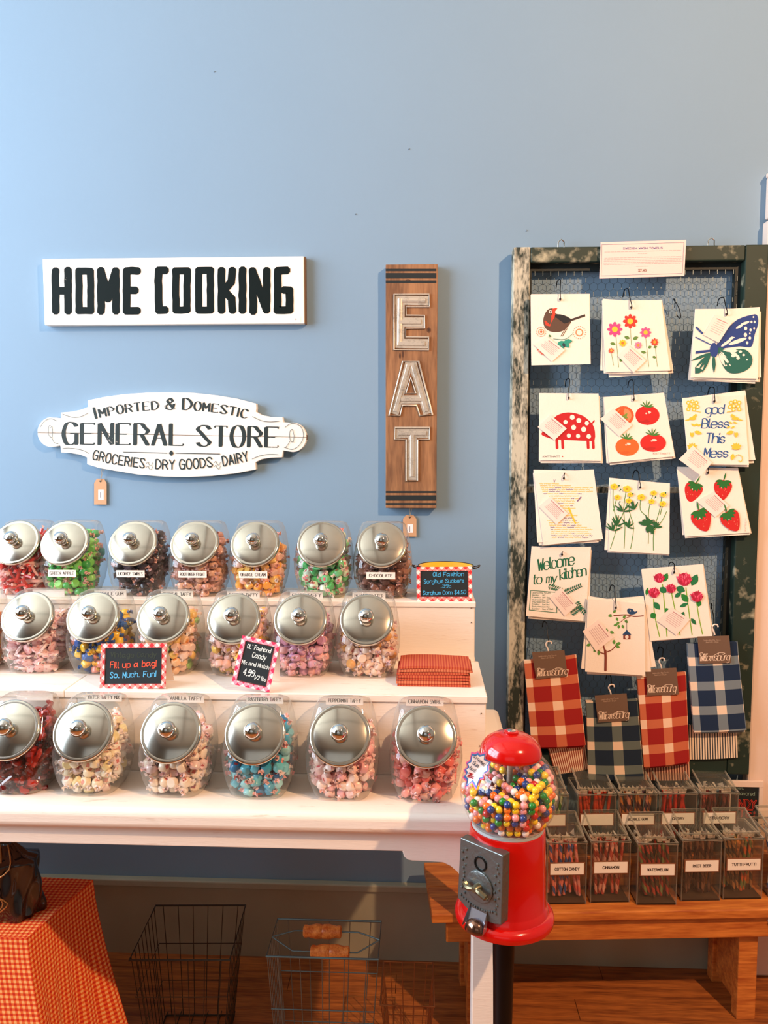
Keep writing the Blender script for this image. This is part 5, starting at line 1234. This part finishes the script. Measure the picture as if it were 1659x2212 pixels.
ris=MB().box(-.46,.55,-.0,.112,0,.088,benchw).build('bench_riser',bevel=.002); ris.location=(.62,-.17,BZ+.0004); ris.rotation_euler=(0,0,BA); ris.location.x+=-.0; tag(ris,'narrow wooden step raising the back row of candy boxes','riser')
bk_=[(1182,'',[((60,120,50),(200,210,170))],'green striped sticks'),(1285,'',[((200,60,30),(180,44,24))],'plain orange red sticks'),(1373,'BUBBLE GUM',[((60,40,60),(210,130,110)),((90,50,50),(200,120,60))],'pink and purple bubble gum sticks'),
(1460,'CHERRY',[((200,40,30),(176,28,24))],'solid red cherry sticks'),(1549,'STRAWBERRY',[((96,40,44),(170,70,64)),((70,40,44),(120,60,56))],'dark strawberry sticks')]
for px,t,cols,d in bk_: sbin(px,1800,Yb-.050+.018+(px-1400)*.00010-.004,BZ+.0892,t,cols,d,RB,0)
# chalk sign at right, behind the boxes
ck=crop(1550,1640,3.87,-.058)
co=empty('chalkboard_sign',ck(240,480),'white framed chalkboard with red outlined letters, half hidden at far right','sign')
x0,_,z1=ck(85,178); x1,_,z0=ck(372,520)
z0=BZ+.0892; zb_=z0
def cprism(name,a,b_,c_,d,y0,y1,m): return loc2(MB().box(a,b_,y0,y1,c_,d,m).build(name,co,bevel=.001))
cprism('board',x0+.008,x1-.012,z0+.01,z1-.018,-.056,-.050,chalk)
for a in ((x0,x1,z1-.018,z1),(x0,x1,z0,z0+.012),(x1-.012,x1,z0+.012,z1-.018),(x0,x0+.010,z0+.012,z1-.018)): cprism('frame_rail',*a,-.060,-.052,trimm)
c=Canvas(crop(1550,1640,3.87,-.0565))
c.text('Flavored',160,300,28,(150,170,150),sw=.12,width=150,rot=-.03,k=2); c.text('Asst.',140,250,26,(150,170,150),sw=.12,width=80,k=2)
c.text('NDY',178,402,62,(214,56,34),sw=.24,width=140,rot=-.05); c.text('NDY',178,402,62,(60,20,18),sw=.1,width=140,rot=-.05)
c.text('TE:',176,476,56,(214,56,34),sw=.24,width=130,rot=-.04); c.text('TE:',176,476,56,(60,20,18),sw=.1,width=130,rot=-.04)
loc2(c.build('chalk_lettering',co))

# ================= under the table =================
clothg=plaid('orange_gingham',(214,44,14),(255,190,120),1,1,.5,mid=(240,110,44))
# cloth over a crate: drape grid with uv in cloth metres
def drape():
    q=MB(); ztop=.50; NF=64; vs=[];uv=[];fs=[]
    A=[(-1.45,-.735),(-.842,-.74),(-.795,-.50),(-1.42,-.47)]
    per=[];
    for i in range(4):
        a,b_=A[i],A[(i+1)%4]
        for k in range(16): t=k/16; per.append((a[0]+(b_[0]-a[0])*t,a[1]+(b_[1]-a[1])*t))
    cx,cy=sum(p[0] for p in per)/64,sum(p[1] for p in per)/64
    rows=12; n=64
    L=[0]
    for i in range(1,n): L.append(L[-1]+math.dist(per[i],per[i-1]))
    for j in range(rows+1):
        t=j/rows
        for i,(x,y) in enumerate(per):
            dx,dy=x-cx,y-cy; d=math.hypot(dx,dy); nx,ny=dx/d,dy/d
            corner=1-abs(((i%16)/16)-0)*2 if i%16<8 else 1-(1-(i%16)/16)*2
            corner=max(0,corner)
            f=(.030+.085*corner**2+.012*math.sin(i*1.9))*t**1.3 if j else 0
            # cloth drapes outwards at the corners in deep folds
            X=x+nx*f; Y=y+ny*f*(.9); Z=ztop-.0-(ztop-.0)*t - (.004 if j else 0)
            vs.append((X,Y,Z)); uv.append((L[i]*90,(Z)*90))
    for j in range(rows):
        for i in range(n): i2=(i+1)%n; fs.append((j*n+i,(j+1)*n+i,(j+1)*n+i2,j*n+i2))
    q.add(vs,fs,clothg,uv=uv)
    # top
    q.add([(x,y,ztop) for x,y in per],[tuple(range(n))],clothg,uv=[(x*90,y*90) for x,y in per])
    return q
o=drape().build('gingham_cloth',smooth=True,angle=60); tag(o,'orange gingham cloth draped over a box, lower left','tablecloth')
#crate=MB().box(-1.42,-.845,-.690,-.49,0,.495,mat('crate_wood',(120,80,50),.7)); 
#tag(crate.build('wooden_crate'),'wooden crate hidden under the orange gingham cloth','crate')
# dark cellophane bag
cello=mat('dark_cellophane',(30,20,24),.16,coat=1,bump=.6,bscale=30); ribbon=mat('gold_curling_ribbon',(190,140,80),.3,.5)
bg_=empty('cellophane_bag',(-.935,-.640,.5015),'dark glossy cellophane gift bag standing on the gingham cloth','bag')
q=MB(); vs=[];fs=[]; nz,na=34,64
for j in range(nz+1):
    t=j/nz; z=.205*t; rr=.075*(1-.12*t) if t<.62 else .053*(1-.75*(t-.62)/.18) if t<.8 else .013+.05*((t-.8)/.2)
    for i in range(na):
        a=2*math.pi*i/na; r2=rr*(1+.09*math.sin(a*5+t*7)+.05*math.sin(a*11-t*12)+.03*abs(math.sin(a*9+t*3))); vs.append((r2*math.cos(a),r2*.7*math.sin(a),z))
fs=[(j*na+i,j*na+(i+1)%na,(j+1)*na+(i+1)%na,(j+1)*na+i) for j in range(nz) for i in range(na)]+[tuple(range(na-1,-1,-1))]
q.add(vs,fs,cello); q.build('bag_body',bg_,smooth=True,angle=180)
q=MB(); 
for s_ in (0,1,2): q.tube(catmull([(.012*math.cos(s_*2),-.012,.160),(.03-.02*s_,-.045,.12),(-.02+.015*s_,-.056,.08),(.03-.01*s_,-.058,.05),(.0,-.055,.02)],4),.0016,5,ribbon)
q.build('ribbon',bg_,smooth=True)
# wire baskets
wirem=mat('basket_wire',(120,136,136),.35,.85); handw=wood('turned_handle_wood',(190,90,30),(236,150,70),(10,10,10),.35,scale=6); copw=mat('copper_wire',(150,96,60),.4,.8)
def basket(x0,x1,y0,y1,h,label,wm,grip=True,flare=.02,rz=0,n=6,m2=10):
    cx,cy=(x0+x1)/2,(y0+y1)/2; o=empty('wire_basket',(cx,cy,0),label,'basket','wire baskets under the table',rz); X,Y=(x1-x0)/2,(y1-y0)/2
    r=.0013; q=MB()
    def ring(z,k): 
        f=1-flare/X*(1-z/h); return [(-X*f,-Y*f,z),(X*f,-Y*f,z),(X*f,Y*f,z),(-X*f,Y*f,z)]
    for z,k in ((.004,r*2),(h*.33,r),(h*.66,r),(h,r*2)): MB().tube(ring(z,k),k,6,wm,closed=True).build('hoop_wire',o,smooth=True)
    A,B=ring(.004,0),ring(h,0)
    for s_ in range(4):
        cnt=n if s_%2==0 else m2
        q=MB()
        for i in range(cnt):
            t=(i+.5)/cnt; a=[A[s_][k]*(1-t)+A[(s_+1)%4][k]*t for k in range(3)]; b_=[B[s_][k]*(1-t)+B[(s_+1)%4][k]*t for k in range(3)]; q.tube([a,b_],r*.9,5,wm)
        q.build('side_wires',o,smooth=True)
    q=MB()
    for i in range(n): x=-X+2*X*(i+.5)/n; q.tube([(x*.9,-Y*.9,.004),(x*.9,Y*.9,.004)],r,5,wm)
    q.build('floor_wires',o)
    if grip:
        for sy in ((-1,1) if grip==2 else (1,)):
            yh=sy*.018; zt_=h+.006 if sy>0 else h-.022
            q=MB(); q.tube([(-X,0,h),(-X*.6,yh,zt_),(X*.6,yh,zt_),(X,0,h)],.0018,6,wm); hd=q.build('bail_handle',o,smooth=True)
            g=MB(); g.lathe([(.010,-.046),(.014,-.044),(.0145,-.038),(.013,-.034),(.017,-.016),(.0165,-.002),(.0155,0),(.0165,.002),(.017,.016),(.013,.034),(.0145,.038),(.014,.044),(.010,.046)],20,handw,T(-.01 if sy>0 else .012,yh,zt_)@RY(math.pi/2)); g.build('wooden_grip',hd,smooth=True,angle=50)
    return o
ctr=W(690,2100,-.60)
basket(-.352,-.095,-.605,-.455,.385,'tall silver wire basket with turned wooden grips, centre under the table',wirem,2,.028,.0,5,9)
basket(-.095,.035,-.50,-.33,.20,'low copper-toned wire basket beside the tall silver one',copw,False,.02,0,4,6)
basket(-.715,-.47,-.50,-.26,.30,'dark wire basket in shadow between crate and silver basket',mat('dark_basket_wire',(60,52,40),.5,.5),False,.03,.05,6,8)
#tag(MB().lathe([(.0,0),(.05,0),(.055,.12),(.045,.18),(.052,.20),(.0,.16)],24,mat('dark_gift_bag_film',(46,30,20),.3,coat=.4),T(0,0,0)).build('wrapped_bundle',loc=(-.65,-.39,.012),smooth=True),'brown film wrapped bundle sitting in the dark wire basket','bundle')
